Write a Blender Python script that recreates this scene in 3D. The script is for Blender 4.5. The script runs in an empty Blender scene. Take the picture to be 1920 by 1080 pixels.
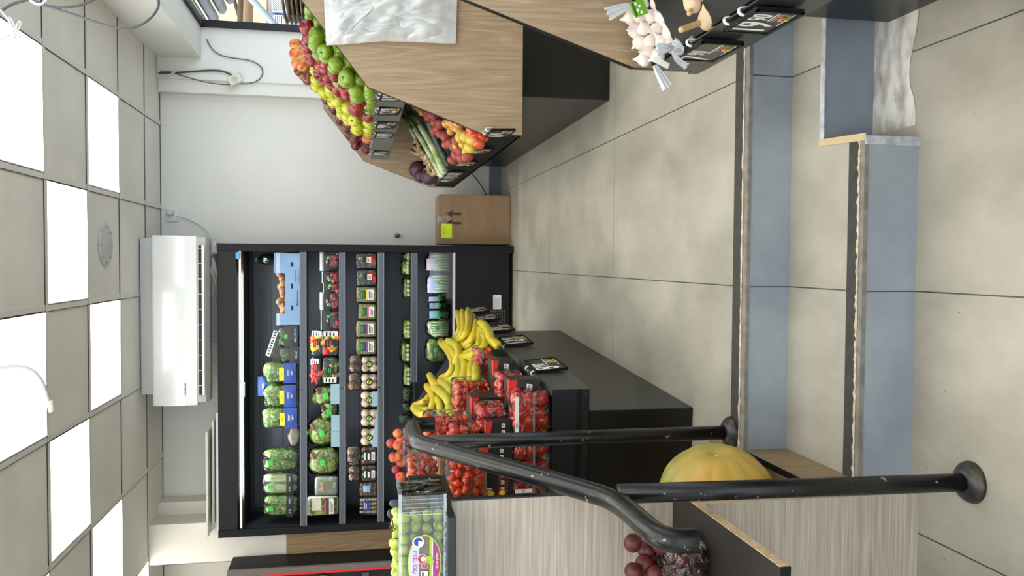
import bpy, math, random
from mathutils import Vector, Matrix, noise
PI = math.pi
R_ = random.Random(11)
SC = bpy.context.scene
COL = SC.collection

# ------------------------------------------------------------------ camera, world, exposure
EYE = Vector((0, 0, 1.09))
FPX = 1530.0
pit = math.atan(288 / FPX); yaw = math.atan(53 / math.hypot(288, FPX))
FW = Vector((-math.sin(yaw) * math.cos(pit), math.cos(yaw) * math.cos(pit), -math.sin(pit)))
RT = Vector((math.cos(yaw), math.sin(yaw), 0))
UP = RT.cross(FW)
cd = bpy.data.cameras.new('camera'); cam = bpy.data.objects.new('camera', cd); COL.objects.link(cam)
cd.sensor_width = 36; cd.lens = FPX / 1920 * 36; cd.clip_start = .05; cd.clip_end = 200
# the phone was held upright: the picture lies on its side
m = Matrix.Identity(4)
for i, ax in enumerate((-UP, RT, -FW)):
    for j in range(3): m[j][i] = ax[j]
m.translation = EYE
cam.matrix_world = m
SC.camera = cam
SC.view_settings.view_transform = 'Standard'; SC.view_settings.look = 'None'
SC.view_settings.exposure = 0.0; SC.view_settings.gamma = 1
SC.view_settings.use_curve_mapping = False

w = bpy.data.worlds.new('world'); SC.world = w; w.use_nodes = True
bg = w.node_tree.nodes['Background']; bg.inputs[0].default_value = (.80, .90, 1, 1); bg.inputs[1].default_value = 2.6
sl = bpy.data.lights.new('sun', 'SUN'); sl.energy = 3.0; sl.angle = .02; sl.color = (1, .95, .86)
so = bpy.data.objects.new('sun', sl); COL.objects.link(so); so.location = (6, 5, 9)
so.rotation_euler = Vector((-.55, -.35, .75)).to_track_quat('Z', 'Y').to_euler()

def ray(x, y): return FW * FPX + RT * (540 - y) - UP * (x - 960)
def at(x, y, Y): r = ray(x, y); return EYE + r * (Y / r.y)
def atz(x, y, z): r = ray(x, y); return EYE + r * ((z - EYE.z) / r.z)
def atx(x, y, X): r = ray(x, y); return EYE + r * (X / r.x)
def atp(x, y, p, n): r = ray(x, y); return EYE + r * ((Vector(p) - EYE).dot(n) / r.dot(n))
def proj(P):
    d = Vector(P) - EYE; f = d.dot(FW)
    return 960 - FPX * d.dot(UP) / f, 540 - FPX * d.dot(RT) / f

# ------------------------------------------------------------------ mesh builder
class MB:
    def __init__(s): s.v = []; s.f = []; s.mi = []; s.sm = []
    def add(s, vs, fs, mi=0, sm=False, M=None):
        o = len(s.v)
        s.v += [tuple(M @ Vector(v)) if M is not None else tuple(v) for v in vs]
        for f in fs: s.f.append([o + i for i in f]); s.mi.append(mi); s.sm.append(sm)
        return s
    def box(s, x0, x1, y0, y1, z0, z1, mi=0, M=None):
        return s.add([(x0,y0,z0),(x1,y0,z0),(x1,y1,z0),(x0,y1,z0),(x0,y0,z1),(x1,y0,z1),(x1,y1,z1),(x0,y1,z1)],
              [(0,3,2,1),(4,5,6,7),(0,1,5,4),(1,2,6,5),(2,3,7,6),(3,0,4,7)], mi, False, M)
    def prism(s, poly, ax, lo, hi, mi=0, M=None):
        # poly in the two other axes; ax 0 extrudes x (poly=y,z), 1 y (poly=x,z), 2 z (poly=x,y)
        n = len(poly)
        def p(a, b, c): return ((c, a, b), (a, c, b), (a, b, c))[ax]
        vs = [p(a, b, lo) for a, b in poly] + [p(a, b, hi) for a, b in poly]
        fs = [tuple(range(n))[::-1], tuple(range(n, 2*n))] + [(i, (i+1) % n, n + (i+1) % n, n + i) for i in range(n)]
        return s.add(vs, fs, mi, False, M)
    def tube(s, pts, r, seg=10, mi=0, M=None, flat=1.0, cap=True):
        pts = [Vector(p) for p in pts]; n = len(pts)
        rs = r if isinstance(r, (list, tuple)) else [r] * n
        vs = []; fs = []; up = None
        for i, p in enumerate(pts):
            t = (pts[min(i+1, n-1)] - pts[max(i-1, 0)])
            t = t.normalized() if t.length > 1e-9 else Vector((0, 0, 1))
            if up is None:
                up = Vector((0, 0, 1)) if abs(t.z) < .9 else Vector((1, 0, 0))
            up = (up - t * up.dot(t)).normalized(); sd = t.cross(up)
            for k in range(seg):
                a = 2 * PI * k / seg
                vs.append(p + (sd * math.cos(a) + up * math.sin(a) * flat) * rs[i])
        for i in range(n - 1):
            for k in range(seg):
                k2 = (k + 1) % seg
                fs.append((i*seg+k, i*seg+k2, (i+1)*seg+k2, (i+1)*seg+k))
        if cap: fs += [tuple(range(seg))[::-1], tuple(range((n-1)*seg, n*seg))]
        return s.add(vs, fs, mi, True, M)
    def lathe(s, prof, seg=16, mi=0, M=None, fn=None):
        vs = []; fs = []; n = len(prof)
        for i, (r, z) in enumerate(prof):
            for k in range(seg):
                a = 2 * PI * k / seg
                q = Vector((r * math.cos(a), r * math.sin(a), z))
                if fn: q = fn(q, a, i)
                vs.append(q)
        for i in range(n - 1):
            for k in range(seg):
                k2 = (k + 1) % seg
                fs.append((i*seg+k, i*seg+k2, (i+1)*seg+k2, (i+1)*seg+k))
        fs += [tuple(range(seg))[::-1], tuple(range((n-1)*seg, n*seg))]
        return s.add(vs, fs, mi, True, M)
    def sup(s, c, sz, e=.5, nu=16, nv=10, mi=0, M=None, amp=0, fr=30, seed=0):
        """superellipsoid: e=1 ball, e=.2 near box; amp = noise displacement"""
        def pw(v, k): return math.copysign(abs(v) ** k, v)
        vs = []; fs = []
        for j in range(nv + 1):
            ph = -PI/2 + PI * j / nv
            for i in range(nu):
                th = 2 * PI * i / nu
                q = Vector((pw(math.cos(ph), e) * pw(math.cos(th), e), pw(math.cos(ph), e) * pw(math.sin(th), e), pw(math.sin(ph), e)))
                q = Vector((q.x * sz[0] / 2, q.y * sz[1] / 2, q.z * sz[2] / 2))
                if amp:
                    d = noise.noise(q * fr + Vector((seed * 7.3, seed * 3.1, seed)))
                    q += q.normalized() * d * amp
                vs.append(q + Vector(c))
        for j in range(nv):
            for i in range(nu):
                i2 = (i + 1) % nu
                fs.append((j*nu+i, j*nu+i2, (j+1)*nu+i2, (j+1)*nu+i))
        return s.add(vs, fs, mi, True, M)
    def grid(s, nu, nv, fn, mi=0, M=None, sm=True):
        vs = [fn(i / nu, j / nv) for j in range(nv + 1) for i in range(nu + 1)]
        fs = [(j*(nu+1)+i, j*(nu+1)+i+1, (j+1)*(nu+1)+i+1, (j+1)*(nu+1)+i) for j in range(nv) for i in range(nu)]
        return s.add(vs, fs, mi, sm, M)
    def build(s, name, mats, parent=None, world=False, loc=None, bevel=0):
        me = bpy.data.meshes.new(name)
        vs = s.v
        if loc is not None:
            L = Vector(loc); vs = [tuple(Vector(v) - L) for v in vs]
        if world and parent is not None:
            MI = WM(parent).inverted(); vs = [tuple(MI @ Vector(v)) for v in vs]
        me.from_pydata(vs, [], s.f); 
        if not isinstance(mats, (list, tuple)): mats = [mats]
        for q in mats: me.materials.append(q)
        me.polygons.foreach_set('material_index', s.mi); me.polygons.foreach_set('use_smooth', s.sm)
        me.update()
        o = bpy.data.objects.new(name, me); COL.objects.link(o)
        if parent is not None: o.parent = parent
        if loc is not None: o.location = loc
        if bevel:
            b = o.modifiers.new('bevel', 'BEVEL'); b.width = bevel; b.segments = 2; b.limit_method = 'ANGLE'
        return o
def WM(o):
    M = o.matrix_basis.copy()
    while o.parent: o = o.parent; M = o.matrix_basis @ M
    return M
def frame(o, x, y=None, z=None):
    """matrix from origin and axes"""
    M = Matrix.Identity(4)
    for i, ax in enumerate((x, y, z)):
        for j in range(3): M[j][i] = ax[j]
    M.translation = Vector(o); return M
def TR(x, y, z, rx=0, ry=0, rz=0, s=1):
    return Matrix.Translation((x, y, z)) @ Matrix.Rotation(rz, 4, 'Z') @ Matrix.Rotation(ry, 4, 'Y') @ Matrix.Rotation(rx, 4, 'X') @ Matrix.Scale(s, 4)
def thing(name, label, cat, loc=(0, 0, 0), rotz=0, group=None, rot=None):
    o = bpy.data.objects.new(name, None); COL.objects.link(o); o.empty_display_size = .05
    o.location = loc; o.rotation_euler = rot if rot else (0, 0, rotz)
    return tag(o, label, cat, group)
def tag(o, label, cat, group=None):
    o['label'] = label; o['category'] = cat
    if group: o['group'] = group
    return o
def struct(o): o['kind'] = 'structure'; return o
def dup(root, loc=None, rot=None, label=None, group=None, scale=None):
    r = root.copy(); COL.objects.link(r)
    if loc is not None: r.location = loc
    if rot is not None: r.rotation_euler = rot
    if scale is not None: r.scale = (scale,) * 3 if not isinstance(scale, (tuple, list)) else scale
    if label: r['label'] = label
    if group: r['group'] = group
    for ch in list(root.children):
        c = ch.copy(); COL.objects.link(c); c.parent = r
        for g in ch.children:
            d = g.copy(); COL.objects.link(d); d.parent = c
    return r
_txt = {}
def textmesh(s, size, bold=0, align='CENTER'):
    cu = bpy.data.curves.new('t', 'FONT'); cu.body = s; cu.size = size; cu.align_x = align; cu.align_y = 'CENTER'
    cu.offset = bold; cu.resolution_u = 2
    o = bpy.data.objects.new('t', cu); COL.objects.link(o)
    dg = bpy.context.evaluated_depsgraph_get(); me = bpy.data.meshes.new_from_object(o.evaluated_get(dg))
    bpy.data.objects.remove(o); bpy.data.curves.remove(cu)
    return [tuple(v.co) for v in me.vertices], [tuple(p.vertices) for p in me.polygons]
def addtext(mb, s, size, M, mi=0, bold=0, sx=1, align='CENTER'):
    k = (s, size, bold, align)
    if k not in _txt: _txt[k] = textmesh(s, size, bold, align)
    vs, fs = _txt[k]
    if vs: mb.add([(v[0] * sx, v[1], 0) for v in vs], fs, mi, False, M)
def facing(x, y, z, tilt=0, rz=0):
    """frame of something upright facing the camera (-Y): local x right, y up, z towards -Y"""
    return Matrix.Translation((x, y, z)) @ Matrix.Rotation(rz, 4, 'Z') @ Matrix.Rotation(PI/2 - tilt, 4, 'X')

# ------------------------------------------------------------------ materials
def _new(name):
    m = bpy.data.materials.new(name); m.use_nodes = True; nt = m.node_tree
    return m, nt, nt.nodes['Principled BSDF'], nt.nodes, nt.links
def S(c):  # photo colour 0-255 -> linear
    return tuple(((v/255)/12.92 if v/255 <= .04045 else ((v/255+.055)/1.055)**2.4) for v in c[:3]) + (1,)
def mat(name, c, rough=.5, metal=0, c2=None, vs=12, det=3, lo=.35, hi=.65, bump=0, bs=60, coat=0, spec=.5, emit=0, stretch=None, sss=0, space='OBJ', trans=0):
    m, nt, b, N, L = _new(name)
    b.inputs['Base Color'].default_value = S(c); b.inputs['Roughness'].default_value = rough; b.inputs['Metallic'].default_value = metal
    b.inputs['Specular IOR Level'].default_value = spec; b.inputs['Coat Weight'].default_value = coat; b.inputs['Coat Roughness'].default_value = .1
    if trans: b.inputs['Transmission Weight'].default_value = trans
    if sss: b.inputs['Subsurface Weight'].default_value = sss; b.inputs['Subsurface Radius'].default_value = (.02, .01, .006)
    if emit: b.inputs['Emission Color'].default_value = S(c); b.inputs['Emission Strength'].default_value = emit
    if c2 or bump:
        if space == 'OBJ': tc = N.new('ShaderNodeTexCoord').outputs['Object']
        else: tc = N.new('ShaderNodeNewGeometry').outputs['Position']
        mp = N.new('ShaderNodeMapping'); L.new(tc, mp.inputs[0])
        if stretch: mp.inputs['Scale'].default_value = stretch
    if c2:
        n = N.new('ShaderNodeTexNoise'); n.inputs['Scale'].default_value = vs; n.inputs['Detail'].default_value = det; L.new(mp.outputs[0], n.inputs[0])
        r = N.new('ShaderNodeValToRGB'); r.color_ramp.elements[0].position = lo; r.color_ramp.elements[1].position = hi
        r.color_ramp.elements[0].color = S(c); r.color_ramp.elements[1].color = S(c2)
        L.new(n.outputs['Fac'], r.inputs[0]); L.new(r.outputs[0], b.inputs['Base Color'])
    if bump:
        n = N.new('ShaderNodeTexNoise'); n.inputs['Scale'].default_value = bs; n.inputs['Detail'].default_value = 4; L.new(mp.outputs[0], n.inputs[0])
        q = N.new('ShaderNodeBump'); q.inputs['Strength'].default_value = bump; q.inputs['Distance'].default_value = .004
        L.new(n.outputs['Fac'], q.inputs['Height']); L.new(q.outputs[0], b.inputs['Normal'])
    return m
def leafmat(name, c1, c2, c3, sc=30, rough=.35):
    m, nt, b, N, L = _new(name); b.inputs['Roughness'].default_value = rough
    tc = N.new('ShaderNodeTexCoord'); n = N.new('ShaderNodeTexNoise'); n.inputs['Scale'].default_value = sc * .5; L.new(tc.outputs['Object'], n.inputs[0])
    mp = N.new('ShaderNodeMix'); mp.data_type = 'VECTOR'; mp.inputs['Factor'].default_value = .06; L.new(tc.outputs['Object'], mp.inputs['A']); L.new(n.outputs['Color'], mp.inputs['B'])
    v = N.new('ShaderNodeTexVoronoi'); v.feature = 'DISTANCE_TO_EDGE'; v.inputs['Scale'].default_value = sc; L.new(mp.outputs['Result'], v.inputs['Vector'])
    v2 = N.new('ShaderNodeTexVoronoi'); v2.inputs['Scale'].default_value = sc; L.new(mp.outputs['Result'], v2.inputs['Vector'])
    r = N.new('ShaderNodeValToRGB'); e = r.color_ramp.elements; e[0].position = 0; e[0].color = S(c1); e[1].position = 1; e[1].color = S(c2)
    sp = N.new('ShaderNodeSeparateColor'); L.new(v2.outputs['Color'], sp.inputs[0]); L.new(sp.outputs[0], r.inputs[0])
    rr = N.new('ShaderNodeMapRange'); rr.inputs[1].default_value = 0; rr.inputs[2].default_value = .12; L.new(v.outputs['Distance'], rr.inputs[0])
    mx = N.new('ShaderNodeMix'); mx.data_type = 'RGBA'; L.new(rr.outputs[0], mx.inputs['Factor']); mx.inputs['A'].default_value = S(c3); L.new(r.outputs[0], mx.inputs['B'])
    L.new(mx.outputs['Result'], b.inputs['Base Color'])
    q = N.new('ShaderNodeBump'); q.inputs['Strength'].default_value = .9; q.inputs['Distance'].default_value = .01; L.new(v.outputs['Distance'], q.inputs['Height']); L.new(q.outputs[0], b.inputs['Normal'])
    return m
def film(name, tint=(255, 255, 255), gl=.05, bs=26, bump=1.0, rough=.04, op=0, opc=(230, 235, 235)):
    """clear crinkled plastic"""
    m, nt, b, N, L = _new(name); out = N['Material Output']; N.remove(b)
    tr = N.new('ShaderNodeBsdfTransparent'); tr.inputs[0].default_value = S(tint)
    g = N.new('ShaderNodeBsdfGlossy'); g.inputs['Roughness'].default_value = rough
    tc = N.new('ShaderNodeTexCoord'); n = N.new('ShaderNodeTexNoise'); n.inputs['Scale'].default_value = bs; n.inputs['Detail'].default_value = 2; n.inputs['Distortion'].default_value = 1.5
    L.new(tc.outputs['Object'], n.inputs[0])
    q = N.new('ShaderNodeBump'); q.inputs['Strength'].default_value = bump; q.inputs['Distance'].default_value = .01; L.new(n.outputs['Fac'], q.inputs['Height'])
    L.new(q.outputs[0], g.inputs['Normal'])
    fr = N.new('ShaderNodeFresnel'); fr.inputs[0].default_value = 1.45; L.new(q.outputs[0], fr.inputs['Normal'])
    ad = N.new('ShaderNodeMath'); ad.operation = 'ADD'; ad.use_clamp = True; ad.inputs[1].default_value = gl - .04; L.new(fr.outputs[0], ad.inputs[0])
    mx = N.new('ShaderNodeMixShader'); L.new(ad.outputs[0], mx.inputs[0]); L.new(tr.outputs[0], mx.inputs[1]); L.new(g.outputs[0], mx.inputs[2])
    last = mx
    if op:
        d = N.new('ShaderNodeBsdfDiffuse'); d.inputs[0].default_value = S(opc)
        m2 = N.new('ShaderNodeMixShader'); m2.inputs[0].default_value = op; L.new(mx.outputs[0], m2.inputs[1]); L.new(d.outputs[0], m2.inputs[2]); last = m2
    L.new(last.outputs[0], out.inputs[0])
    return m
def wood(name, c1, c2, c3, grain='Z', rough=.45, sc=1.0):
    """oak laminate; grain runs along the given world axis"""
    m, nt, b, N, L = _new(name); b.inputs['Roughness'].default_value = rough
    pos = N.new('ShaderNodeNewGeometry').outputs['Position']
    mp = N.new('ShaderNodeMapping'); L.new(pos, mp.inputs[0])
    s = [16 * sc, 16 * sc, 16 * sc]; s['XYZ'.index(grain)] = 1.3 * sc
    mp.inputs['Scale'].default_value = s
    n1 = N.new('ShaderNodeTexNoise'); n1.inputs['Scale'].default_value = .55; n1.inputs['Detail'].default_value = 1.5; n1.inputs['Roughness'].default_value = .4; L.new(mp.outputs[0], n1.inputs[0])
    mu = N.new('ShaderNodeMath'); mu.operation = 'MULTIPLY'; mu.inputs[1].default_value = 13; L.new(n1.outputs['Fac'], mu.inputs[0])
    fr = N.new('ShaderNodeMath'); fr.operation = 'FRACT'; L.new(mu.outputs[0], fr.inputs[0])
    mp2 = N.new('ShaderNodeMapping'); L.new(pos, mp2.inputs[0]); s2 = [150, 150, 150]; s2['XYZ'.index(grain)] = 3; mp2.inputs['Scale'].default_value = s2
    n2 = N.new('ShaderNodeTexNoise'); n2.inputs['Scale'].default_value = 1.6; n2.inputs['Detail'].default_value = 3; L.new(mp2.outputs[0], n2.inputs[0])
    r1 = N.new('ShaderNodeValToRGB'); e = r1.color_ramp.elements; e[0].position = 0; e[0].color = S(c1); e[1].position = 1; e[1].color = S(c3)
    x = e.new(.45); x.color = S(c2); L.new(fr.outputs[0], r1.inputs[0])
    r2 = N.new('ShaderNodeValToRGB'); r2.color_ramp.elements[0].position = .3; r2.color_ramp.elements[1].position = .7
    r2.color_ramp.elements[0].color = (.66, .63, .60, 1); r2.color_ramp.elements[1].color = (1.0, 1.0, 1.0, 1); L.new(n2.outputs['Fac'], r2.inputs[0])
    mx = N.new('ShaderNodeMix'); mx.data_type = 'RGBA'; mx.blend_type = 'MULTIPLY'; mx.inputs['Factor'].default_value = 1
    L.new(r1.outputs[0], mx.inputs['A']); L.new(r2.outputs[0], mx.inputs['B']); L.new(mx.outputs['Result'], b.inputs['Base Color'])
    q = N.new('ShaderNodeBump'); q.inputs['Strength'].default_value = .15; q.inputs['Distance'].default_value = .002; L.new(n2.outputs['Fac'], q.inputs['Height']); L.new(q.outputs[0], b.inputs['Normal'])
    return m
def tiled(name, c1, c2, grout, x0, dx, y0, dy, gw=.0035, rough=.38, bump=.1):
    """large stone tiles laid from real joint positions"""
    m, nt, b, N, L = _new(name)
    pos = N.new('ShaderNodeNewGeometry').outputs['Position']; sp = N.new('ShaderNodeSeparateXYZ'); L.new(pos, sp.inputs[0])
    def line(out, o, d):
        a = N.new('ShaderNodeMath'); a.operation = 'SUBTRACT'; L.new(out, a.inputs[0]); a.inputs[1].default_value = o - d / 2 + 50 * d * -1
        c = N.new('ShaderNodeMath'); c.operation = 'MODULO'; L.new(a.outputs[0], c.inputs[0]); c.inputs[1].default_value = d
        e = N.new('ShaderNodeMath'); e.operation = 'SUBTRACT'; L.new(c.outputs[0], e.inputs[0]); e.inputs[1].default_value = d / 2
        f = N.new('ShaderNodeMath'); f.operation = 'ABSOLUTE'; L.new(e.outputs[0], f.inputs[0])
        g = N.new('ShaderNodeMath'); g.operation = 'LESS_THAN'; L.new(f.outputs[0], g.inputs[0]); g.inputs[1].default_value = gw / 2
        return g
    gx = line(sp.outputs[0], x0, dx); mk = gx.outputs[0]
    if dy:
        gy = line(sp.outputs[1], y0, dy); mxm = N.new('ShaderNodeMath'); mxm.operation = 'MAXIMUM'; L.new(mk, mxm.inputs[0]); L.new(gy.outputs[0], mxm.inputs[1]); mk = mxm.outputs[0]
    mp = N.new('ShaderNodeMapping'); L.new(pos, mp.inputs[0]); mp.inputs['Scale'].default_value = (1, .6, 1)
    n = N.new('ShaderNodeTexNoise'); n.inputs['Scale'].default_value = 4; n.inputs['Detail'].default_value = 8; n.inputs['Roughness'].default_value = .62; L.new(mp.outputs[0], n.inputs[0])
    r = N.new('ShaderNodeValToRGB'); r.color_ramp.elements[0].position = .3; r.color_ramp.elements[1].position = .72
    r.color_ramp.elements[0].color = S(c1); r.color_ramp.elements[1].color = S(c2); L.new(n.outputs['Fac'], r.inputs[0])
    # little specks of dirt
    v = N.new('ShaderNodeTexVoronoi'); v.inputs['Scale'].default_value = 9; L.new(pos, v.inputs['Vector'])
    lt = N.new('ShaderNodeMath'); lt.operation = 'LESS_THAN'; lt.inputs[1].default_value = .022; L.new(v.outputs['Distance'], lt.inputs[0])
    mx0 = N.new('ShaderNodeMix'); mx0.data_type = 'RGBA'; L.new(lt.outputs[0], mx0.inputs['Factor']); L.new(r.outputs[0], mx0.inputs['A']); mx0.inputs['B'].default_value = S((110, 100, 85))
    mx = N.new('ShaderNodeMix'); mx.data_type = 'RGBA'; L.new(mk, mx.inputs['Factor']); L.new(mx0.outputs['Result'], mx.inputs['A']); mx.inputs['B'].default_value = S(grout)
    L.new(mx.outputs['Result'], b.inputs['Base Color'])
    rr = N.new('ShaderNodeMapRange'); L.new(n.outputs['Fac'], rr.inputs[0]); rr.inputs[3].default_value = rough - .08; rr.inputs[4].default_value = rough + .12; L.new(rr.outputs[0], b.inputs['Roughness'])
    q = N.new('ShaderNodeBump'); q.inputs['Strength'].default_value = bump; q.inputs['Distance'].default_value = .003; L.new(n.outputs['Fac'], q.inputs['Height']); L.new(q.outputs[0], b.inputs['Normal'])
    return m

M_black = mat('black laminate', (15, 15, 15), .32, spec=.5, bump=.05, bs=400)
M_blackm = mat('matt black steel', (16, 17, 19), .5, spec=.25)
M_steel = mat('painted grey steel', (92, 96, 102), .35, metal=.3)
M_dark = mat('deep black', (12, 13, 15), .6)
M_white = mat('white paint', (218, 219, 216), .6, bump=.05, bs=8)
M_wall = mat('wall plaster', (233, 232, 227), .75, c2=(224, 223, 217), vs=1.2, det=5, bump=.12, bs=6, space='POS')
M_wallc = mat('cream wall plaster', (228, 222, 210), .75, c2=(220, 215, 203), vs=1.5, det=4, bump=.1, bs=6, space='POS')
M_plast = mat('white plastic', (226, 227, 226), .25, coat=.3)
M_woodV = wood('oak laminate upright grain', (186, 162, 131), (176, 151, 120), (192, 169, 138), 'Z')
M_woodH = wood('grey oak laminate level grain', (200, 188, 172), (192, 179, 163), (206, 195, 180), 'X', sc=1.2)
M_woodB = wood('brown oak laminate', (158, 132, 95), (146, 121, 86), (166, 141, 104), 'Z')
M_chip = mat('raw chipboard edge', (214, 190, 152), .8, c2=(186, 158, 118), vs=120)
M_floor = tiled('beige stone tile', (143, 138, 124), (180, 175, 160), (62, 58, 52), -.07, .6, 3.41, 1.205)
M_tread = tiled('beige stone tread', (150, 144, 130), (184, 178, 163), (62, 58, 52), -.07, .6, 0, 0)
M_riser2 = tiled('recess riser with painted sky tint', (124, 132, 142), (146, 154, 163), (58, 66, 78), 40, 100, 0, 0)  # recess riser stone, bluish skylight mixed into its colour
M_riser = tiled('stone riser with painted sky tint', (134, 142, 150), (160, 167, 174), (58, 66, 78), -.07, .6, 0, 0)  # blue daylight on the riser is painted into the tile colour
M_ceil = mat('mineral ceiling tile', (240, 237, 230), .9, c2=(230, 227, 219), vs=2.5, bump=.8, bs=110, space='POS')
M_tbar = mat('ceiling grid metal', (226, 223, 216), .5)
M_glow = mat('led panel diffuser', (255, 254, 248), .5, emit=6.0)

# ------------------------------------------------------------------ the room
XR, XL, YB, ZC, ZL, ZT = 1.68, -3.3, 6.30, 2.495, -.276, -.131
b = MB()
b.box(XL, XR, 2.165, YB + .1, -.45, 0, 0)                  # upper floor
b.add([(XL, 2.1645, ZT), (XR, 2.1645, ZT), (XR, 2.1645, 0), (XL, 2.1645, 0)], [(0, 1, 2, 3)], 2)
b.prism([(XL, 1.814), (.31, 1.814), (.31, 2.0), (XR, 2.0), (XR, 2.1645), (XL, 2.1645)], 2, -.45, ZT, 1)
b.add([(XL, 1.8135, ZL), (.31, 1.8135, ZL), (.31, 1.8135, ZT), (XL, 1.8135, ZT)], [(0, 1, 2, 3)], 2)
b.add([(.3105, 1.9995, ZL), (XR, 1.9995, ZL), (XR, 1.9995, ZT), (.3105, 1.9995, ZT)], [(0, 1, 2, 3)], 3)
b.box(XL, XR, -2.5, 2.0, -.6, ZL, 1)
struct(b.build('floor', [M_floor, M_tread, M_riser, M_riser2]))

# step edges: dark anti-slip band, chipped plaster line, grey nosing
M_band = mat('dark anti slip band', (44, 43, 38), .7, c2=(58, 56, 50), vs=40, space='POS')
M_bandw = mat('worn dark band', (72, 68, 58), .7, c2=(120, 110, 92), vs=18, space='POS')
M_cream = mat('chipped cream plaster', (214, 200, 178), .9, c2=(176, 156, 130), vs=60, bump=.5, bs=200, space='POS')
M_nose = mat('grey nosing', (138, 132, 124), .6, c2=(112, 106, 98), vs=30, space='POS')
def step_edge(n, x0, x1, yf, z, w1, w2, mband):
    # widths: nosing 0..a, plaster a..b (ragged), band b..c ; measured back from the riser
    a, c = w1, w2
    b = MB(); N = 150
    ys = [yf + a + .012 + .007 * noise.noise(Vector((i * .33, n, 0))) + .004 * noise.noise(Vector((i * 1.3, n, 4))) for i in range(N + 1)]
    ys2 = [yf + a + .003 + .004 * noise.noise(Vector((i * .5, n, 9))) for i in range(N + 1)]
    for i in range(N):
        xa, xb = x0 + (x1 - x0) * i / N, x0 + (x1 - x0) * (i + 1) / N
        h = z + .0022
        b.add([(xa, yf - .001, h), (xb, yf - .001, h), (xb, ys2[i+1], h), (xa, ys2[i], h)], [(0, 1, 2, 3)], 2)
        b.add([(xa, ys2[i], h + .001), (xb, ys2[i+1], h + .001), (xb, ys[i+1], h + .001), (xa, ys[i], h + .001)], [(0, 1, 2, 3)], 1)
        b.add([(xa, ys[i], h), (xb, ys[i+1], h), (xb, yf + c, h), (xa, yf + c, h)], [(0, 1, 2, 3)], 0)
    b.box(x0, x1, yf - .002, yf, z - .008, z + .0022, 2)
    struct(b.build('trim_%d' % n, [mband, M_cream, M_nose]))
step_edge(1, -.54, XR, 2.165, 0, .022, .085, M_band)
step_edge(2, -.54, .305, 1.814, ZT, .014, .066, M_band)
b = MB()
b.box(.31, XR, 1.996, 2.016, ZT, ZT + .003, 0)
b.prism([(.300, 1.812), (.318, 1.812), (.330, 2.016), (.312, 2.016)], 2, ZT, ZT + .004, 1)
b.box(.29, .312, 1.808, 1.8135, ZL, ZT + .003, 0)
struct(b.build('trim_3', [mat('white mortar bead', (196, 199, 202), .8, c2=(160, 164, 168), vs=40, space='POS'), mat('raw wood bead', (196, 176, 138), .8)]))
# mortar smear on the lower floor in front of the recess
b = MB(); nx = 40
prev = None
for i in range(nx + 1):
    x = .345 + (XR - .345) * i / nx
    e = 1.840 + .03 * noise.noise(Vector((x * 7, 0, 2))) + .014 * noise.noise(Vector((x * 31, 0, 5))) - .12 * max(0, x - .5)
    if prev: b.add([(prev[0], prev[1], ZL + .0012), (x, e, ZL + .0012), (x, 1.999, ZL + .0012), (prev[0], 1.999, ZL + .0012)], [(0, 1, 2, 3)])
    prev = (x, e)
M_mort = mat('grey white mortar smear', (214, 212, 206), .85, c2=(148, 142, 134), vs=14, det=9, lo=.42, hi=.66, bump=.5, bs=70, space='POS', stretch=(.8, 1.8, 1))
struct(b.build('trim_4', [M_mort]))

# walls
b = MB(); b.box(XL - .2, 1.19, YB, YB + .15, -.05, 2.9)
struct(b.build('wall_back', [M_wall]))
b = MB(); b.box(-1.70, .75, YB - .012, YB, 0, .09); b.box(.75, 1.19, YB - .012, YB, 0, .09)
struct(b.build('baseboard_back', [mat('blue grey skirting', (108, 120, 134), .5)]))
b = MB(); b.box(1.19, 1.28, 6.215, YB + .15, -.05, 2.9); b.box(1.28, 1.70, 6.20, YB + .15, -.05, 2.9)
b.box(1.43, 1.75, -2.5, 6.2, 2.195, 2.9)                    # beam over the shop window
b.box(1.68, 1.75, -2.5, 6.2, -.6, .95)                      # parapet under the window
b.box(1.68, 1.75, -2.5, 1.2, .95, 2.2)
struct(b.build('wall_right', [M_wall]))
b = MB(); b.box(XL - .2, -2.25, YB - .02, YB + .2, -.05, 2.9)
b.box(-1.86, -1.745, 6.14, YB, 2.04, 2.9); b.prism([(-1.86, 6.14), (-1.835, 6.14), (-1.815, 5.85), (-2.09, 5.85), (-2.09, 6.3), (-1.86, 6.3)], 2, 2.04, 2.9); b.box(-2.09, -1.888, 5.85, 6.3, 0, 2.04)
b.box(XL - .2, XL, -2.5, YB, -.6, 2.9)
struct(b.build('wall_left', [M_wallc]))

# ceiling: panels, T-bars
XS = [1.43, .973, .372, -.230, -.832, -1.432, -2.032, -2.632, XL]
YS = [6.29, 5.85, 5.245, 4.655, 4.06, 3.465, 2.87, 2.275, 1.68, 1.085, .49, -.105, -.7, -1.3, -1.9, -2.5]
b = MB(); b.box(XL, 1.43, -2.5, YB, ZC, ZC + .02)
ce = struct(b.build('ceiling', [M_ceil, M_dark]))
b = MB()
for i, x in enumerate(XS[:-1]):
    wd = .030 if 0 < i else .012
    b.box(x - wd / 2, x + wd / 2, -2.5, YB, ZC - .004, ZC)
for y in YS[:-1]: b.box(XL, 1.43, y - .016, y + .016, ZC - .0045, ZC)
for y in YS[:-1]: b.box(XL, 1.43, y - .019, y - .016, ZC - .0046, ZC, 1)  # thin dark strips painted as the shade along the bars
b.box(XL, 1.19, YB - .006, YB, ZC - .003, ZC, 1); b.box(1.19, 1.43, 6.2, 6.206, ZC - .003, ZC, 1)
for i, x in enumerate(XS[1:-1]): b.box(x - .018, x - .015, -2.5, YB, ZC - .0046, ZC, 1)
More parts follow.
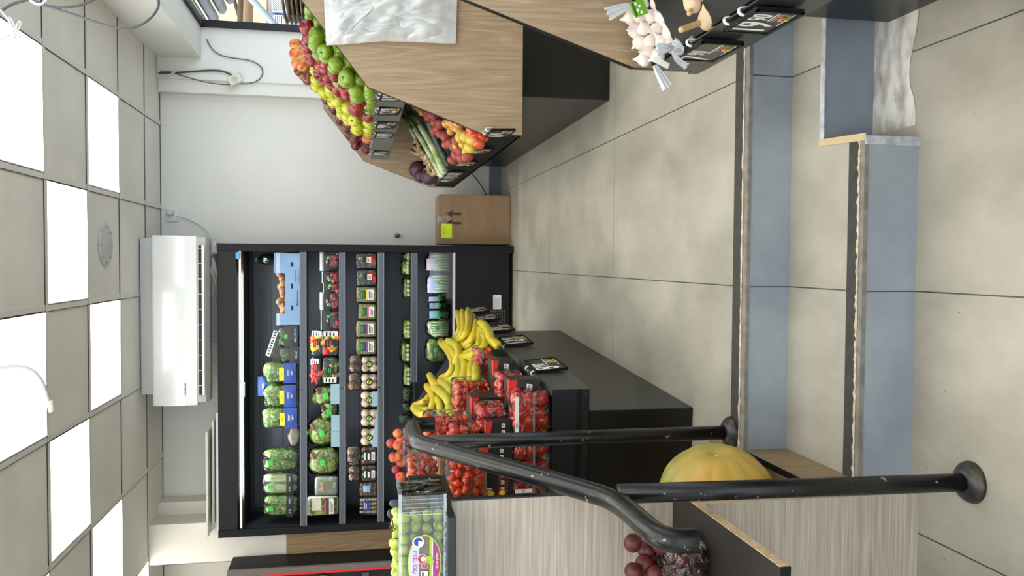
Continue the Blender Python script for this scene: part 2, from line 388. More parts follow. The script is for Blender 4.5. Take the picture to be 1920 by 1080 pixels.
b.build('ceiling_grid', [M_tbar, mat('painted shadow gap', (70, 68, 64), .8)], ce)
lit = {(1, 4): 'first beside the beam, nearest the camera', (1, 2): 'lone square by the beam near the back wall', (2, 3): 'square in front of the round cover',
       (3, 4): 'large square above the hanging white cable', (3, 2): 'square straight in front of the air conditioner', (4, 3): 'square between the air conditioner and the left wall',
       (5, 2): 'square in the left corner above the tall cooler', (6, 1): 'sliver at the far left over the red edged cooler'}
def light_panel(i, j, label, group):
    x1, x0 = XS[i], XS[i + 1]; y1, y0 = YS[j], YS[j + 1]
    t = thing('ceiling_light_panel', label, 'ceiling light', ((x0 + x1) / 2, (y0 + y1) / 2, ZC), 0, group)
    f = MB(); hx, hy = (x1 - x0) / 2 - .012, (y1 - y0) / 2 - .012
    for a in ((-hx, hx, -hy, -hy + .008), (-hx, hx, hy - .008, hy), (-hx, -hx + .008, -hy, hy), (hx - .008, hx, -hy, hy)): f.box(a[0], a[1], a[2], a[3], -.004, -.0005)
    f.build('frame', M_plast, t)
    f = MB(); f.box(-hx + .008, hx - .008, -hy + .008, hy - .008, -.003, -.0005); f.build('diffuser', M_glow, t)
for (i, j), l in lit.items(): light_panel(i, j, 'glowing white ceiling light panel, ' + l, 'glowing ceiling light panels')
for (i, j) in ((1, 6), (2, 5), (4, 5), (3, 6), (2, 7), (4, 7), (1, 8), (3, 8), (5, 6), (2, 9), (4, 9), (1, 10), (3, 10), (5, 4), (2, 11), (4, 11), (6, 7)):
    light_panel(i, j, 'glowing ceiling light panel over the front of the shop, behind the photographer', 'ceiling lights over the front')
b = MB(); b.lathe([(.0, 0), (.118, 0), (.122, .003), (.122, .008), (0, .008)], 40, 0, TR(.075, 4.95, ZC - .0095))
for k in range(8): b.lathe([(0, 0), (.004, 0), (.004, .002), (0, .002)], 8, 1, TR(.075 + .1 * math.cos(k * .785), 4.95 + .1 * math.sin(k * .785), ZC - .0115))
tag(b.build('round_ceiling_cover', [mat('pale grey cover', (196, 197, 196), .5), M_dark], loc=(.075, 4.95, ZC - .0095)), 'round pale grey screwed cover plate on a ceiling tile', 'ceiling cover')
# shop window on the right: black frame
b = MB()
b.box(1.655, 1.70, 6.165, 6.2, .95, 2.195); b.box(1.655, 1.70, 1.2, 6.2, 2.17, 2.195); b.box(1.655, 1.70, 1.2, 6.2, .95, .985)
struct(b.build('window_1', [M_dark]))
# ------------------------------------------------------------------ right hand display stands
HEX = [(1.20, .41), (.53, .41), (.53, .576), (.704, 1.052), (1.06, 1.33), (1.20, 1.33)]
def hex_panel(parent, y0, y1, poly=HEX, inner=False):
    b = MB(); b.prism(poly, 1, y0, y1, 0)
    # black edge banding on the aisle and top edges
    n = len(poly)
    for i in range(n):
        (xa, za), (xb, zb) = poly[i], poly[(i + 1) % n]
        d = Vector((xb - xa, 0, zb - za)).normalized(); q = Vector((d.z, 0, -d.x)) * -.0012
        if (Vector((xa, 0, za)) + q * 5 - Vector((.9, 0, .8))).length < (Vector((xa, 0, za)) - Vector((.9, 0, .8))).length: q = -q
        b.add([(xa + q.x, y0 - .0005, za + q.z), (xb + q.x, y0 - .0005, zb + q.z), (xb + q.x, y1 + .0005, zb + q.z), (xa + q.x, y1 + .0005, za + q.z),
               (xa, y0 - .0005, za), (xb, y0 - .0005, zb), (xb, y1 + .0005, zb), (xa, y1 + .0005, za)],
              [(0, 1, 2, 3), (0, 4, 5, 1), (3, 2, 6, 7)], 1)
    return b.build('end_panel', [M_woodV, M_black], parent, world=True)
st1 = thing('produce_display_stand', 'long two tier oak and black display stand along the right wall, full of apples', 'display stand', (.95, 3.5, 0))
hex_panel(st1, 3.40, 3.418); hex_panel(st1, 5.93, 5.948)
b = MB(); b.box(.71, 1.30, 3.487, 6.1, 0, .40); b.build('base', M_black, st1, world=True, bevel=.002)
b = MB(); b.prism([(.53, .43), (.534, .43), (.534, .545), (1.15, .80), (1.15, .78), (.56, .53), (.56, .41), (.53, .41)], 1, 3.42, 5.928); b.box(.53, 1.2, 3.42, 5.928, .41, .42)
b.build('lower_tray', M_blackm, st1, world=True)
b = MB(); b.prism([(.70, .892), (.712, .892), (.712, .985), (1.07, 1.26), (1.2, 1.26), (1.2, 1.245), (1.07, 1.245), (.735, .975), (.735, .885), (.70, .885)], 1, 3.42, 5.74)
b.build('upper_tray', M_blackm, st1, world=True)
b = MB(); b.box(.697, .7005, 3.42, 5.74, .888, 1.006); b.build('tray_lip', mat('grey tray lip', (104, 103, 99), .5), st1, world=True)
b = MB(); b.box(1.15, 1.2, 3.42, 5.93, .41, 1.3); b.build('back_board', M_woodV, st1, world=True)
# nearer stand with the garlic
X2, Z2 = .505, .208
HEX2 = [(1.20, .208), (.505, .208), (.503, .385), (.604, .681), (.96, .96), (1.20, .96)]
st2 = thing('produce_display_stand', 'nearer oak and black display stand at the right edge, holding garlic nets and price signs', 'display stand', (1.0, 1.4, ZL))
HEX2 = [(1.2, .208), (.507, .208), (.505, .385), (.604, .681), (.66, .85), (1.2, 1.1)]
hex_panel(st2, 2.05, 2.068, HEX2)
b = MB(); b.box(.63, 1.25, .4, 1.94, ZL, .20); b.build('base', M_black, st2, world=True, bevel=.002)
b = MB(); b.prism([(.500, .215), (.512, .215), (.512, .335), (1.15, .56), (1.15, .54), (.54, .32), (.54, .205), (.50, .205)], 1, .4, 2.048)
b.build('tray', M_blackm, st2, world=True)
b = MB(); b.box(.496, .5, .4, 2.02, .208, .345); b.box(.496, .5, 2.02, 2.05, .208, .235); b.build('tray_lip', mat('black gloss tray lip', (44, 45, 46), .3), st2, world=True)

# ------------------------------------------------------------------ left side: tomato and banana stand
A0 = Vector((-.482, 2.53, 0)); AD = Vector((.055, .9985, 0)).normalized(); LD = Vector((-.9985, .055, 0)).normalized()
st3 = thing('produce_display_stand', 'low black display stand in the middle, heaped with bananas and packed tomatoes', 'display stand', A0, math.atan2(AD.y, AD.x) - PI/2)
# local: x = to the right (aisle), y = along aisle, z up ; aisle face at x=0
b = MB(); b.box(-1.0, 0, 0, 1.82, 0, .357); b.build('base', M_black, st3, bevel=.003)
b = MB(); b.box(-1.0, .07, -.002, 2.05, .357, .40); b.box(-1.0, .066, 0, 2.05, .40, .478)
b.build('tray', M_blackm, st3, bevel=.002)
b = MB(); b.box(.066, .071, 0, 2.05, .357, .481); b.box(.050, .071, 0, 2.05, .478, .483); b.build('tray_lip', mat('dark grey tray lip', (70, 70, 66), .45), st3)
b = MB(); b.box(-.3, .071, -.006, -.002, .36, .385)
for x in (-.29, .055, ): b.lathe([(0, 0), (.005, 0), (.004, .003), (0, .0035)], 8, 0, TR(x, -.0062, .37, PI/2))
b.box(-.95, .071, -.004, -.001, .4, .481); b.build('end_plate', mat('blue black steel plate', (15, 18, 24), .4), st3)
b = MB(); b.prism([(-.02, .478), (-.42, .77), (-.42, .478)], 1, .35, 2.03); b.build('sloped_bed', M_dark, st3)

# ------------------------------------------------------------------ left counter
ct = thing('produce_counter', 'tall grey oak panelled counter at the left beside the steps, grapes on top', 'counter', (-.9, 1.9, ZL))
b = MB(); b.box(-1.9, -.533, 1.785, 1.803, .369, .886, 0); b.box(-.5335, -.5325 + .002, 1.784, 1.803, .36, .886, 1)
b.build('upper_panel', [M_woodH, M_black], ct, world=True)
b = MB(); b.box(-1.9, -.57, 1.785, 1.803, ZL, .349, 0); b.build('lower_panel', M_woodH, ct, world=True)
b = MB(); b.box(-1.9, -.545, 1.705, 1.98, .886, .903); b.build('worktop', M_black, ct, world=True, bevel=.001)
b = MB(); b.box(-1.9, -.53, 1.293, 1.785, .349, .3685, 0); b.box(-.5305, -.5290, 1.293, 1.785, .349, .3686, 1); b.box(-1.9, -.53, 1.29, 1.293, .349, .3686, 2)
b.build('shelf', [mat('brown black shelf laminate', (34, 31, 28), .45), M_chip, M_blackm], ct, world=True)
b = MB(); b.box(-1.9, -1.88, 1.3, 1.785, ZL, .349); b.build('support', M_black, ct, world=True)
# wooden plinth box closing the end of the steps
b = MB(); b.box(-1.2, -.54, 1.812, 2.163, ZL, .002, 0); b.box(-.556, -.5392, 1.812, 2.163, .002, .0035, 1); b.box(-1.2, -.54, 2.163, 2.4, .0, .003, 0)
tag(b.build('wooden_plinth', [M_woodB, M_blackm], loc=(-.87, 1.98, ZL)), 'brown oak boxed plinth closing the left end of the steps under the pumpkin', 'plinth')

# handrail
t = thing('handrail', 'black painted steel pipe handrail beside the steps', 'handrail', (-.5, 1.6, ZL))
rp = .0225
def smooth(pts, n=8, it=2):
    pts = [Vector(p) for p in pts]
    for _ in range(it):
        q = [pts[0]]
        for a, c in zip(pts, pts[1:]): q += [a * .75 + c * .25, a * .25 + c * .75]
        q.append(pts[-1]); pts = q
    return pts
M_pipe = mat('worn black pipe paint', (24, 25, 26), .30, spec=.4, c2=(16, 17, 18), vs=30, bump=.15, bs=90)
# flecks of bare metal in the paint
nt = M_pipe.node_tree; N = nt.nodes; L = nt.links; pb = N['Principled BSDF']
v = N.new('ShaderNodeTexNoise'); v.inputs['Scale'].default_value = 55; v.inputs['Detail'].default_value = 3; tcn = N.new('ShaderNodeTexCoord'); L.new(tcn.outputs['Object'], v.inputs[0])
rr = N.new('ShaderNodeValToRGB'); rr.color_ramp.elements[0].position = .69; rr.color_ramp.elements[1].position = .71; L.new(v.outputs['Fac'], rr.inputs[0])
mx = N.new('ShaderNodeMix'); mx.data_type = 'RGBA'; src = pb.inputs['Base Color'].links[0].from_socket
L.new(rr.outputs[0], mx.inputs['Factor']); L.new(src, mx.inputs['A']); mx.inputs['B'].default_value = S((150, 145, 135)); L.new(mx.outputs['Result'], pb.inputs['Base Color'])
rail = [(-.500, 2.52, .862), (-.500, 2.52, .905), (-.500, 2.47, .932), (-.500, 2.33, .931), (-.500, 2.24, .925), (-.500, 2.14, .87), (-.497, 1.70, .608), (-.497, 1.60, .56), (-.497, 1.52, .553), (-.497, 1.44, .552), (-.497, 1.385, .545), (-.497, 1.365, .505)]
rail = [(-.500, 2.475, .862), (-.500, 2.475, .905), (-.500, 2.455, .930), (-.500, 2.40, .932), (-.500, 2.27, .932), (-.500, 2.22, .922), (-.500, 2.17, .891), (-.497, 1.67, .590), (-.497, 1.60, .565), (-.497, 1.52, .560), (-.497, 1.42, .560), (-.497, 1.37, .553), (-.497, 1.355, .525), (-.497, 1.355, .500)]
b = MB(); b.tube(smooth(rail, it=2), rp, 20); b.build('rail', M_pipe, t, world=True)
for (x, y, z0, z1) in ((-.495, 1.61, ZL, .56), (-.505, 2.245, 0, .915)):
    b = MB(); b.tube([(x + .012 if z0 < 0 else x, y, z1), (x, y, z0 + .01)], .0205, 20); p = b.build('post', M_pipe, t, world=True)
    b = MB(); b.lathe([(.0, .012), (.024, .028), (.030, .022), (.038, .018), (.046, .008), (.048, .0)], 28, 0, TR(x, y, z0 + .0015)); b.build('base_flange', mat('rusty black flange', (40, 40, 40), .4, c2=(96, 78, 56), vs=22, lo=.5, hi=.75), p, world=True)

# ------------------------------------------------------------------ refrigerated multideck
FX0, FX1, FY0, FY1 = -1.885, .104, 5.72, 6.24
fr = thing('refrigerated_display_cooler', 'wide black open refrigerated shelf cooler against the back wall, full of packed vegetables', 'refrigerator', ((FX0 + FX1) / 2, 5.95, 0))
M_frin = mat('dark blue grey cooler interior', (30, 35, 42), .4)
M_frp = mat('charcoal cooler panel', (20, 21, 22), .5, spec=.3)
for x0 in (FX0, FX1 - .05):
    b = MB(); b.box(x0, x0 + .05, FY0, FY1, .0, 2.02, 0); xi = x0 + .0505 if x0 == FX0 else x0 - .0005; b.box(xi - .0003, xi + .0003, FY0 + .02, FY1 - .02, .42, 1.89, 1); b.build('side_panel', [M_blackm, M_dark], fr, world=True)
b = MB(); b.box(FX0 + .05, FX1 - .05, FY0 + .004, 6.0, 1.895, 2.018); b.build('canopy', M_frp, fr, world=True, bevel=.003)
# perforated back wall
M_perf, nt, pb, N, L = _new('perforated cooler back'); pb.inputs['Roughness'].default_value = .45
pos = N.new('ShaderNodeNewGeometry').outputs['Position']; sp = N.new('ShaderNodeSeparateXYZ'); L.new(pos, sp.inputs[0])
def mod(o, d, lim, off=0):
    a = N.new('ShaderNodeMath'); a.operation = 'ADD'; L.new(o, a.inputs[0]); a.inputs[1].default_value = 10 * d + off
    c = N.new('ShaderNodeMath'); c.operation = 'MODULO'; L.new(a.outputs[0], c.inputs[0]); c.inputs[1].default_value = d
    e = N.new('ShaderNodeMath'); e.operation = 'LESS_THAN'; L.new(c.outputs[0], e.inputs[0]); e.inputs[1].default_value = lim; return e.outputs[0]
h1 = mod(sp.outputs[0], .0185, .008); 
acc = None
for zz in (1.79, 1.77, 1.71, 1.63, 1.52, 1.33, 1.31, 1.25, 1.08, 1.06, 1.0):
    c = N.new('ShaderNodeMath'); c.operation = 'COMPARE'; L.new(sp.outputs[2], c.inputs[0]); c.inputs[1].default_value = zz; c.inputs[2].default_value = .005
    if acc is None: acc = c.outputs[0]
    else:
        a = N.new('ShaderNodeMath'); a.operation = 'MAXIMUM'; L.new(acc, a.inputs[0]); L.new(c.outputs[0], a.inputs[1]); acc = a.outputs[0]
an = N.new('ShaderNodeMath'); an.operation = 'MULTIPLY'; L.new(h1, an.inputs[0]); L.new(acc, an.inputs[1])
mx = N.new('ShaderNodeMix'); mx.data_type = 'RGBA'; L.new(an.outputs[0], mx.inputs['Factor']); mx.inputs['A'].default_value = S((44, 52, 62)); mx.inputs['B'].default_value = S((6, 7, 9)); L.new(mx.outputs['Result'], pb.inputs['Base Color'])
b = MB(); b.box(FX0 + .05, FX1 - .05, 6.12, 6.14, .44, 1.9, 0); b.box(FX0 + .05, FX1 - .05, 6.105, 6.125, 1.832, 1.9, 1); b.box(FX0 + .05, FX0 + .075, 6.1, 6.12, .44, 1.9, 1)
b.build('back_panel', [M_perf, M_dark], fr, world=True)
b = MB(); b.box(FX0 + .05, FX1 - .05, 5.80, 6.12, 1.86, 1.895); b.build('inner_ceiling', M_dark, fr, world=True)
# light tube and night blind
b = MB(); b.box(FX0 + .055, FX1 - .05, 5.735, 5.75, 1.868, 1.880); b.build('light_strip', mat('warm light strip', (236, 226, 204), .4, emit=.45), fr, world=True)
b = MB(); b.tube([(-.93, 5.735, 1.87), (-.93, 5.715, 1.865), (-.93, 5.713, 1.845), (-.83, 5.713, 1.845), (-.83, 5.715, 1.865), (-.83, 5.735, 1.87)], .004, 8); b.build('blind_handle', M_plast, fr, world=True)
SHELF = [(1.461, 1.484, 1.438), (1.20, 1.22, 1.177), (.94, .959, .915), (.712, .731, .686)]
for k, (zs, zt, zb) in enumerate(SHELF):
    b = MB(); b.box(FX0 + .052, FX1 - .052, 5.745, 6.118, zs - .012, zs, 0); s = b.build('shelf', M_frin, fr, world=True)
    segs = [(-.885, FX1 - .054), (FX0 + .054, -.889)] if k < 3 else [(-.855, FX1 - .054)]
    for (xa, xb) in segs:
        b = MB(); b.box(xa, xb, 5.722, 5.738, zb, zt, 0); b.box(xa, xb, 5.7205, 5.722, zt - .006, zt, 1); b.box(xa, xb, 5.7205, 5.722, zb, zb + .005, 1)
        b.build('price_rail', [mat('blue grey price rail', (84, 90, 98), .28, metal=.2), mat('price rail edge', (130, 135, 142), .3)], s, world=True)
    b = MB(); b.box(FX0 + .06 if k < 3 else -.85, FX1 - .06, 5.74, 5.755, zs - .019, zs - .013); b.build('added_led_strip', mat('added shelf led strip', (235, 244, 255), .4, emit=2), s, world=True)  # glowing strips added under the shelves to brighten the packs
b = MB(); b.box(FX0 + .05, FX1 - .05, 5.74, 6.12, .40, .44); b.build('bottom_deck', M_dark, fr, world=True)
b = MB(); b.box(FX0 + .05, FX1 - .05, 5.735, 5.74, .434, .60, 0); b.build('clear_front', film('clear deck front', (235, 240, 245), .06, bump=0), fr, world=True)
b = MB(); b.box(FX0 + .05, FX1 - .05, 5.725, 5.742, .419, .436); b.build('deck_trim', mat('pale deck trim', (206, 202, 196), .4), fr, world=True)
b = MB(); b.box(FX0 + .05, FX1 - .052, 5.735, 5.76, .03, .419); lp = b.build('front_panel', mat('black front panel', (13, 15, 18), .5, spec=.3), fr, world=True)
b = MB()
for i in range(22):
    for j in range(9):
        x = -.36 - i * .022; z = .06 + j * .016
        b.box(x - .008, x + .008, 5.732, 5.7352, z, z + .009, 0 if (i + j) % 1 == 0 else 1)
b.build('vent_grille', mat('grille slot', (74, 76, 78), .5), lp, world=True)
b = MB(); b.box(-.345, -.245, 5.7335, 5.735, .088, .146, 0)
for i in range(9): b.box(-.338, -.252 - .01 * (i % 3), 5.7328, 5.7336, .095 + i * .0055, .097 + i * .0055, 1)
b.build('data_label', [mat('white sticker', (232, 232, 228), .5), mat('grey print', (120, 120, 120), .6)], lp, world=True)
b = MB(); b.box(-.0, .046, 5.7225, 5.7245, 1.869, 1.899, 0); addtext(b, 'forcold', .0115, facing(.0225, 5.722, 1.885), 1, .0003)
b.build('badge', [mat('blue badge', (42, 150, 196), .4), M_plast], fr, world=True)
def unseen_lamp(y, z, e, x0=FX0 + .25, x1=FX1 - .2, aim=(0, .7, -1)):
    l = bpy.data.lights.new('unseen_cooler_lamp', 'AREA'); l.shape = 'RECTANGLE'; l.size = x1 - x0; l.size_y = .015; l.energy = e; l.color = (.93, .97, 1)
    o = bpy.data.objects.new('unseen_cooler_lamp', l); COL.objects.link(o); o.location = ((x0 + x1) / 2, y, z); o.rotation_euler = (-Vector(aim)).to_track_quat('Z', 'X').to_euler()
    o.rotation_euler = (math.atan2(aim[1], -aim[2]), 0, 0)
unseen_lamp(5.765, 1.880, 9)
unseen_lamp(5.752, 1.436, 2.2); unseen_lamp(5.752, 1.174, 1.6); unseen_lamp(5.752, .912, .5); unseen_lamp(5.752, .68, 1.0, -.8)  # unseen area lamps added under the shelves to light the packs
# ------------------------------------------------------------------ second cooler, far left
f2 = thing('refrigerated_display_cooler', 'black cooler with a red front edge at the far left of the back wall', 'refrigerator', (-2.5, 5.5, 0))
b = MB(); b.prism([(5.80, 0), (5.80, 1.935), (5.55, 1.935), (5.55, 0)], 0, -2.075, -2.048); b.build('side_panel', M_blackm, f2, world=True)
b = MB(); b.box(-3.2, -2.075, 5.56, 5.80, 1.86, 1.935); b.build('canopy', M_blackm, f2, world=True)
b = MB(); b.box(-3.2, -2.075, 5.76, 5.80, 0, 1.86); b.build('back_panel', M_frin, f2, world=True)
b = MB(); b.box(-2.080, -2.044, 5.525, 5.55, 0, 1.935); b.build('corner_post', mat('grey corner post', (120, 112, 106), .3, metal=.3), f2, world=True)
b = MB(); b.box(-2.094, -2.080, 5.522, 5.545, 0, 1.93); b.build('red_edge', mat('red edge strip', (226, 40, 48), .35), f2, world=True)
for z in (.5, .78, 1.06, 1.34, 1.6):
    b = MB(); b.box(-3.2, -2.11, 5.60, 5.75, z - .012, z); s = b.build('shelf', M_frin, f2, world=True)
    b = MB(); b.box(-3.2, -2.13, 5.585, 5.60, z - .04, z + .005); b.build('price_rail', mat('violet grey rail', (84, 84, 110), .3), s, world=True)
b = MB(); b.box(-3.2, -2.096, 5.56, 5.76, 0, .42); b.build('lower_case', M_blackm, f2, world=True)
# wood filler between the coolers
b = MB(); b.box(-2.046, -1.888, 5.79, 5.848, 0, 1.582); tag(b.build('wood_filler_board', M_woodB, loc=(-1.98, 5.82, 0)), 'brown oak board filling the gap between the two coolers', 'board')

# ------------------------------------------------------------------ air conditioner
ac = thing('air_conditioner', 'white wall split air conditioner above the black cooler', 'air conditioner', (-.40, 5.75, 2.1))
b = MB(); x0, x1 = -.962, .149
prof = [(5.62, 2.405), (5.61, 2.39), (5.605, 2.33), (5.603, 2.20), (5.612, 2.125), (5.80, 2.125), (5.80, 2.405)]
b.prism(prof, 0, x0, x1, 0); b.build('body', mat('glossy white shell', (228, 229, 228), .15, c2=(220, 221, 221), vs=3, coat=.5, bump=.05, bs=6), ac, world=True, bevel=.006)
b = MB(); b.prism([(5.615, 2.125), (5.635, 2.075), (5.68, 2.06), (5.80, 2.065), (5.80, 2.125)], 0, x0 + .02, x1 - .01, 0); b.build('lower_housing', mat('grey white housing', (196, 196, 192), .3), ac, world=True)
b = MB(); b.box(x0 + .07, x1 - .06, 5.608, 5.64, 2.092, 2.116, 0); vn = b.build('air_outlet', M_dark, ac, world=True)
b = MB(); b.box(x0 + .07, x1 - .06, 5.600, 5.606, 2.080, 2.094, 0); b.build('flap', M_plast, ac, world=True)
for k in range(10):
    b = MB(); x = x0 + .13 + k * .1; b.box(x, x + .003, 5.603, 5.61, 2.092, 2.117); b.build('vane', M_plast, vn, world=True)
b = MB(); addtext(b, 'NORMAND', .016, facing(-.85, 5.6015, 2.2), 0, .0003); b.build('lettering', M_dark, ac, world=True)
b = MB(); b.box(-.89, .131, 5.80, 5.90, 2.12, 2.47, 0); b.box(-.89, .131, 5.80, 5.88, 2.405, 2.485, 0); b.box(-.89, .131, 5.665, 5.80, 2.41, 2.485, 0); b.build('mounting_board', mat('light grey mounting box', (190, 191, 190), .5), ac, world=True)
for x in (-.08, -.60):
    b = MB(); b.box(x - .07, x + .07, 5.80, 5.84, 2.4855, 2.4925); b.build('wood_block', mat('brown wood block', (110, 72, 50), .7), ac, world=True)
b = MB(); b.tube(smooth([(.03, 5.75, 2.08), (.03, 5.80, 2.06), (.02, 5.95, 2.055), (-.1, 6.1, 2.055), (-.5, 6.2, 2.06)]), .02, 10); b.tube(smooth([(-.05, 5.74, 2.075), (-.12, 5.78, 2.045), (-.3, 5.9, 2.04), (-.35, 6.1, 2.04)]), .014, 10)
b.build('insulated_pipe', mat('grey white pipe wrap', (190, 186, 176), .7, bump=.5, bs=60), ac, world=True)
b = MB(); b.box(-.62, -.58, 6.0, 6.2, 2.04, 2.2); b.build('drain_cover', M_white, ac, world=True)
# flat white panels lying on the cooler
for k, (xa, xb, y0, y1, z) in enumerate(((-1.86, -1.04, 5.74, 6.15, 2.036), (-1.80, -1.10, 5.76, 6.12, 2.066), (-1.87, -1.16, 5.70, 6.10, 2.096))):
    t = thing('spare_light_panel', ['white flat panel lying directly on top of the black cooler, lowest of three', 'white flat panel on the cooler top, middle of the three stacked', 'cream edged flat panel topmost of the three stacked on the cooler'][k], 'light panel', ((xa + xb) / 2, (y0 + y1) / 2, z - .015), 0)
    b = MB(); b.box(xa, xb, y0, y1, z - .015, z - .003); b.build('panel', M_plast if k < 2 else M_wallc, t, world=True, bevel=.002)
    b = MB(); b.box(xa - .003, xb + .003, y0 - .003, y0, z - .016, z - .002); b.build('edge_frame', mat('panel edge', (206, 204, 196), .4), t, world=True)

# ------------------------------------------------------------------ cardboard box
M_card = mat('corrugated cardboard', (152, 124, 95), .8, c2=(141, 114, 86), vs=5, bump=.15, bs=30, stretch=(1, 1, 8))
cb = thing('cardboard_box', 'tall closed brown cardboard box on the floor right of the cooler', 'box', (.30, 6.0, 0))
b = MB(); b.box(.116, .474, 5.865, 6.17, .001, .514, 0); b.build('carton', M_card, cb, world=True, bevel=.004)
for (y0, y1, q) in ((5.867, 6.012, 0), (6.022, 6.168, 1)):
    b = MB(); b.box(.118, .472, y0, y1, .514, .519); b.build('flap', M_card, cb, world=True)
b = MB(); b.box(.115, .475, 5.99, 6.045, .5192, .5200, 0); b.box(.27, .325, 5.8635, 5.865, .44, .519, 0); b.box(.27, .325, 5.8635, 6.0, .519, .5200, 0)
b.build('tape', film('clear tape', (235, 225, 205), .12, bump=.3, op=.25, opc=(215, 200, 175)), cb, world=True)
b = MB()
for xc in (.335, .268):
    b.add([(xc - .028, 5.8635, .425), (xc + .028, 5.8635, .425), (xc, 5.8635, .468), (xc - .009, 5.8635, .36), (xc + .009, 5.8635, .36), (xc + .009, 5.8635, .425), (xc - .009, 5.8635, .425)], [(0, 1, 2), (3, 4, 5, 6)])
b.build('arrow_print', mat('dark red brown print', (84, 48, 42), .7), cb, world=True)
b = MB(); b.box(.158, .262, 5.862, 5.8633, .428, .503, 0)
for k, s in enumerate(('SHENZHEN', 'made in china', 'fragile')): addtext(b, s, .011 if k == 0 else .007, facing(.21, 5.8615, .487 - k * .018), 1)
b.build('sticker', [mat('fluorescent yellow sticker', (214, 240, 30), .5), M_dark], cb, world=True)
# valve knob on the wall
b = MB(); b.lathe([(0, 0), (.02, 0), (.02, .004), (.011, .006), (.009, .03), (.014, .032), (.014, .04), (0, .042)], 14, 0, TR(.185, YB, .80, PI/2))
tag(b.build('wall_valve_stub', [mat('chrome stub', (150, 146, 140), .3, metal=.6)], loc=(.185, YB - .02, .80)), 'small chrome pipe stub on the back wall above the cardboard box', 'pipe stub')

# ------------------------------------------------------------------ sockets and cables
def cable(name, label, pts, r, m, it=3, cat='cable'):
    b = MB(); b.tube(smooth(pts, it=it), r, 8); L = Vector(pts[0])
    return tag(b.build(name, m, loc=L), label, cat)
M_cg = mat('dark grey cable', (88, 90, 94), .5); M_cw = mat('white cable', (212, 214, 214), .45); M_cgr = mat('green cable', (22, 70, 58), .5)
sk = thing('wall_socket', 'white double wall socket with plug near the ceiling, right of the air conditioner', 'socket', (.255, YB, 2.38))
p = at(322, 404, YB)
b = MB(); b.box(p.x - .045, p.x + .05, YB - .012, YB, p.z - .045, p.z + .04); b.build('plate', M_plast, sk, world=True, bevel=.003)
b = MB(); b.sup((p.x + .02, YB - .03, p.z + .005), (.045, .04, .05), .5); b.build('plug', mat('lilac white plug', (208, 208, 218), .4), sk, world=True)
cable('power_cable', 'white power cable running from the high wall socket down to the air conditioner', [at(330, 405, 6.27), at(350, 409, 6.28), at(372, 420, 6.29), at(390, 434, 6.29), at(402, 450, 6.2), at(404, 462, 5.95)], .005, M_cw)
s2 = thing('loose_socket', 'loose white socket box hanging on cables beside the window', 'socket', at(441, 150, 6.19))
p = at(441, 151, 6.19)
b = MB(); b.box(-.035, .035, -.02, .015, -.045, .045); b.build('housing', mat('ivory plastic', (222, 219, 204), .4), s2, bevel=.006); s2.location = p - Vector((0, .02, 0)); s2.rotation_euler = (0, -.5, .15)
b = MB(); b.lathe([(0, 0), (.024, 0), (.024, .003), (.02, .003), (.019, .001), (0, .001)], 20, 0, TR(0, -.0205, 0, PI/2))
for q in ((-.008, .006), (.008, .006), (0, -.008)): b.lathe([(0, 0), (.003, 0), (.003, .001), (0, .001)], 8, 1, TR(q[0], -.0223, q[1], PI/2))
b.build('socket_face', [mat('ivory plastic face', (212, 208, 194), .4), M_dark], s2)
def pts(l, Y): return [at(x, y, Y) for x, y in l]
cable('power_cable', 'thin grey cable looping down the wall from under the beam', pts([(388, 74), (392, 84), (402, 98), (420, 106), (445, 110), (470, 113), (490, 124), (494, 138), (485, 151), (466, 158), (448, 157)], 6.19), .004, M_cg)
cable('power_cable', 'grey cable from the ceiling corner sagging to the loose socket', pts([(300, 133), (318, 134), (338, 141), (365, 149), (395, 156), (420, 159), (440, 158)], 6.185), .004, M_cg)
cable('power_cable', 'dark green cable bundle from the ceiling corner to the loose socket', pts([(297, 137), (320, 137), (350, 135), (385, 132), (412, 132), (428, 137), (436, 143)], 6.188), .0065, M_cgr)
cable('power_cable', 'short white cable tie end crossing the green cables', pts([(300, 145), (310, 144), (322, 138), (332, 133)], 6.17), .005, M_cw)
cable('power_cable', 'thin dark cable hanging on the wall behind the far end of the apple stand', pts([(880, 320), (893, 335), (905, 352), (912, 366)], 6.28), .004, mat('dark cable', (70, 70, 74), .5))
P3 = lambda l: [at(x, y, Y) for x, y, Y in l]
cable('hanging_cable', 'dark grey cable looping down from the ceiling at the upper left of the picture', P3([(0, 22, 2.6), (20, 8, 2.6), (50, 0, 2.6), (80, -14, 2.6)]), .0045, M_cg)
cable('hanging_cable', 'long dark grey cable loop hanging below the ceiling near the beam', P3([(20, -20, 3.0), (62, 2, 3.0), (100, 15, 3.0), (150, 12, 3.0), (190, -8, 3.0)]), .0045, M_cg)
cable('hanging_cable', 'dark grey cable swinging out in a wide bend below the ceiling beam', P3([(75, 8, 3.0), (130, 24, 3.0), (180, 42, 3.0), (225, 55, 3.0), (262, 50, 3.0), (290, 28, 3.0), (300, 5, 3.0), (290, -16, 3.0)]), .0045, M_cg)
cable('hanging_cable', 'short white cable beside the grey loop at the top left', P3([(45, -12, 2.8), (62, 6, 2.8), (78, 10, 2.8), (92, -6, 2.8)]), .004, M_cw)
cable('hanging_cable', 'white cable with a bare end dangling in front of the large ceiling light', P3([(-30, 694, 2.6), (0, 689, 2.6), (30, 686, 2.6), (60, 692, 2.6), (78, 712, 2.6), (88, 738, 2.6), (96, 768, 2.6)]), .0055, mat('pale cable', (176, 178, 182), .5))
b = MB(); p0, p1 = at(92, 752, 2.6), at(98, 772, 2.6); b.tube([p0, p1], .009, 10)
tag(b.build('cable_connector', mat('clear white connector', (226, 224, 210), .3), loc=p0), 'small whitish connector on the end of the dangling white cable', 'connector')
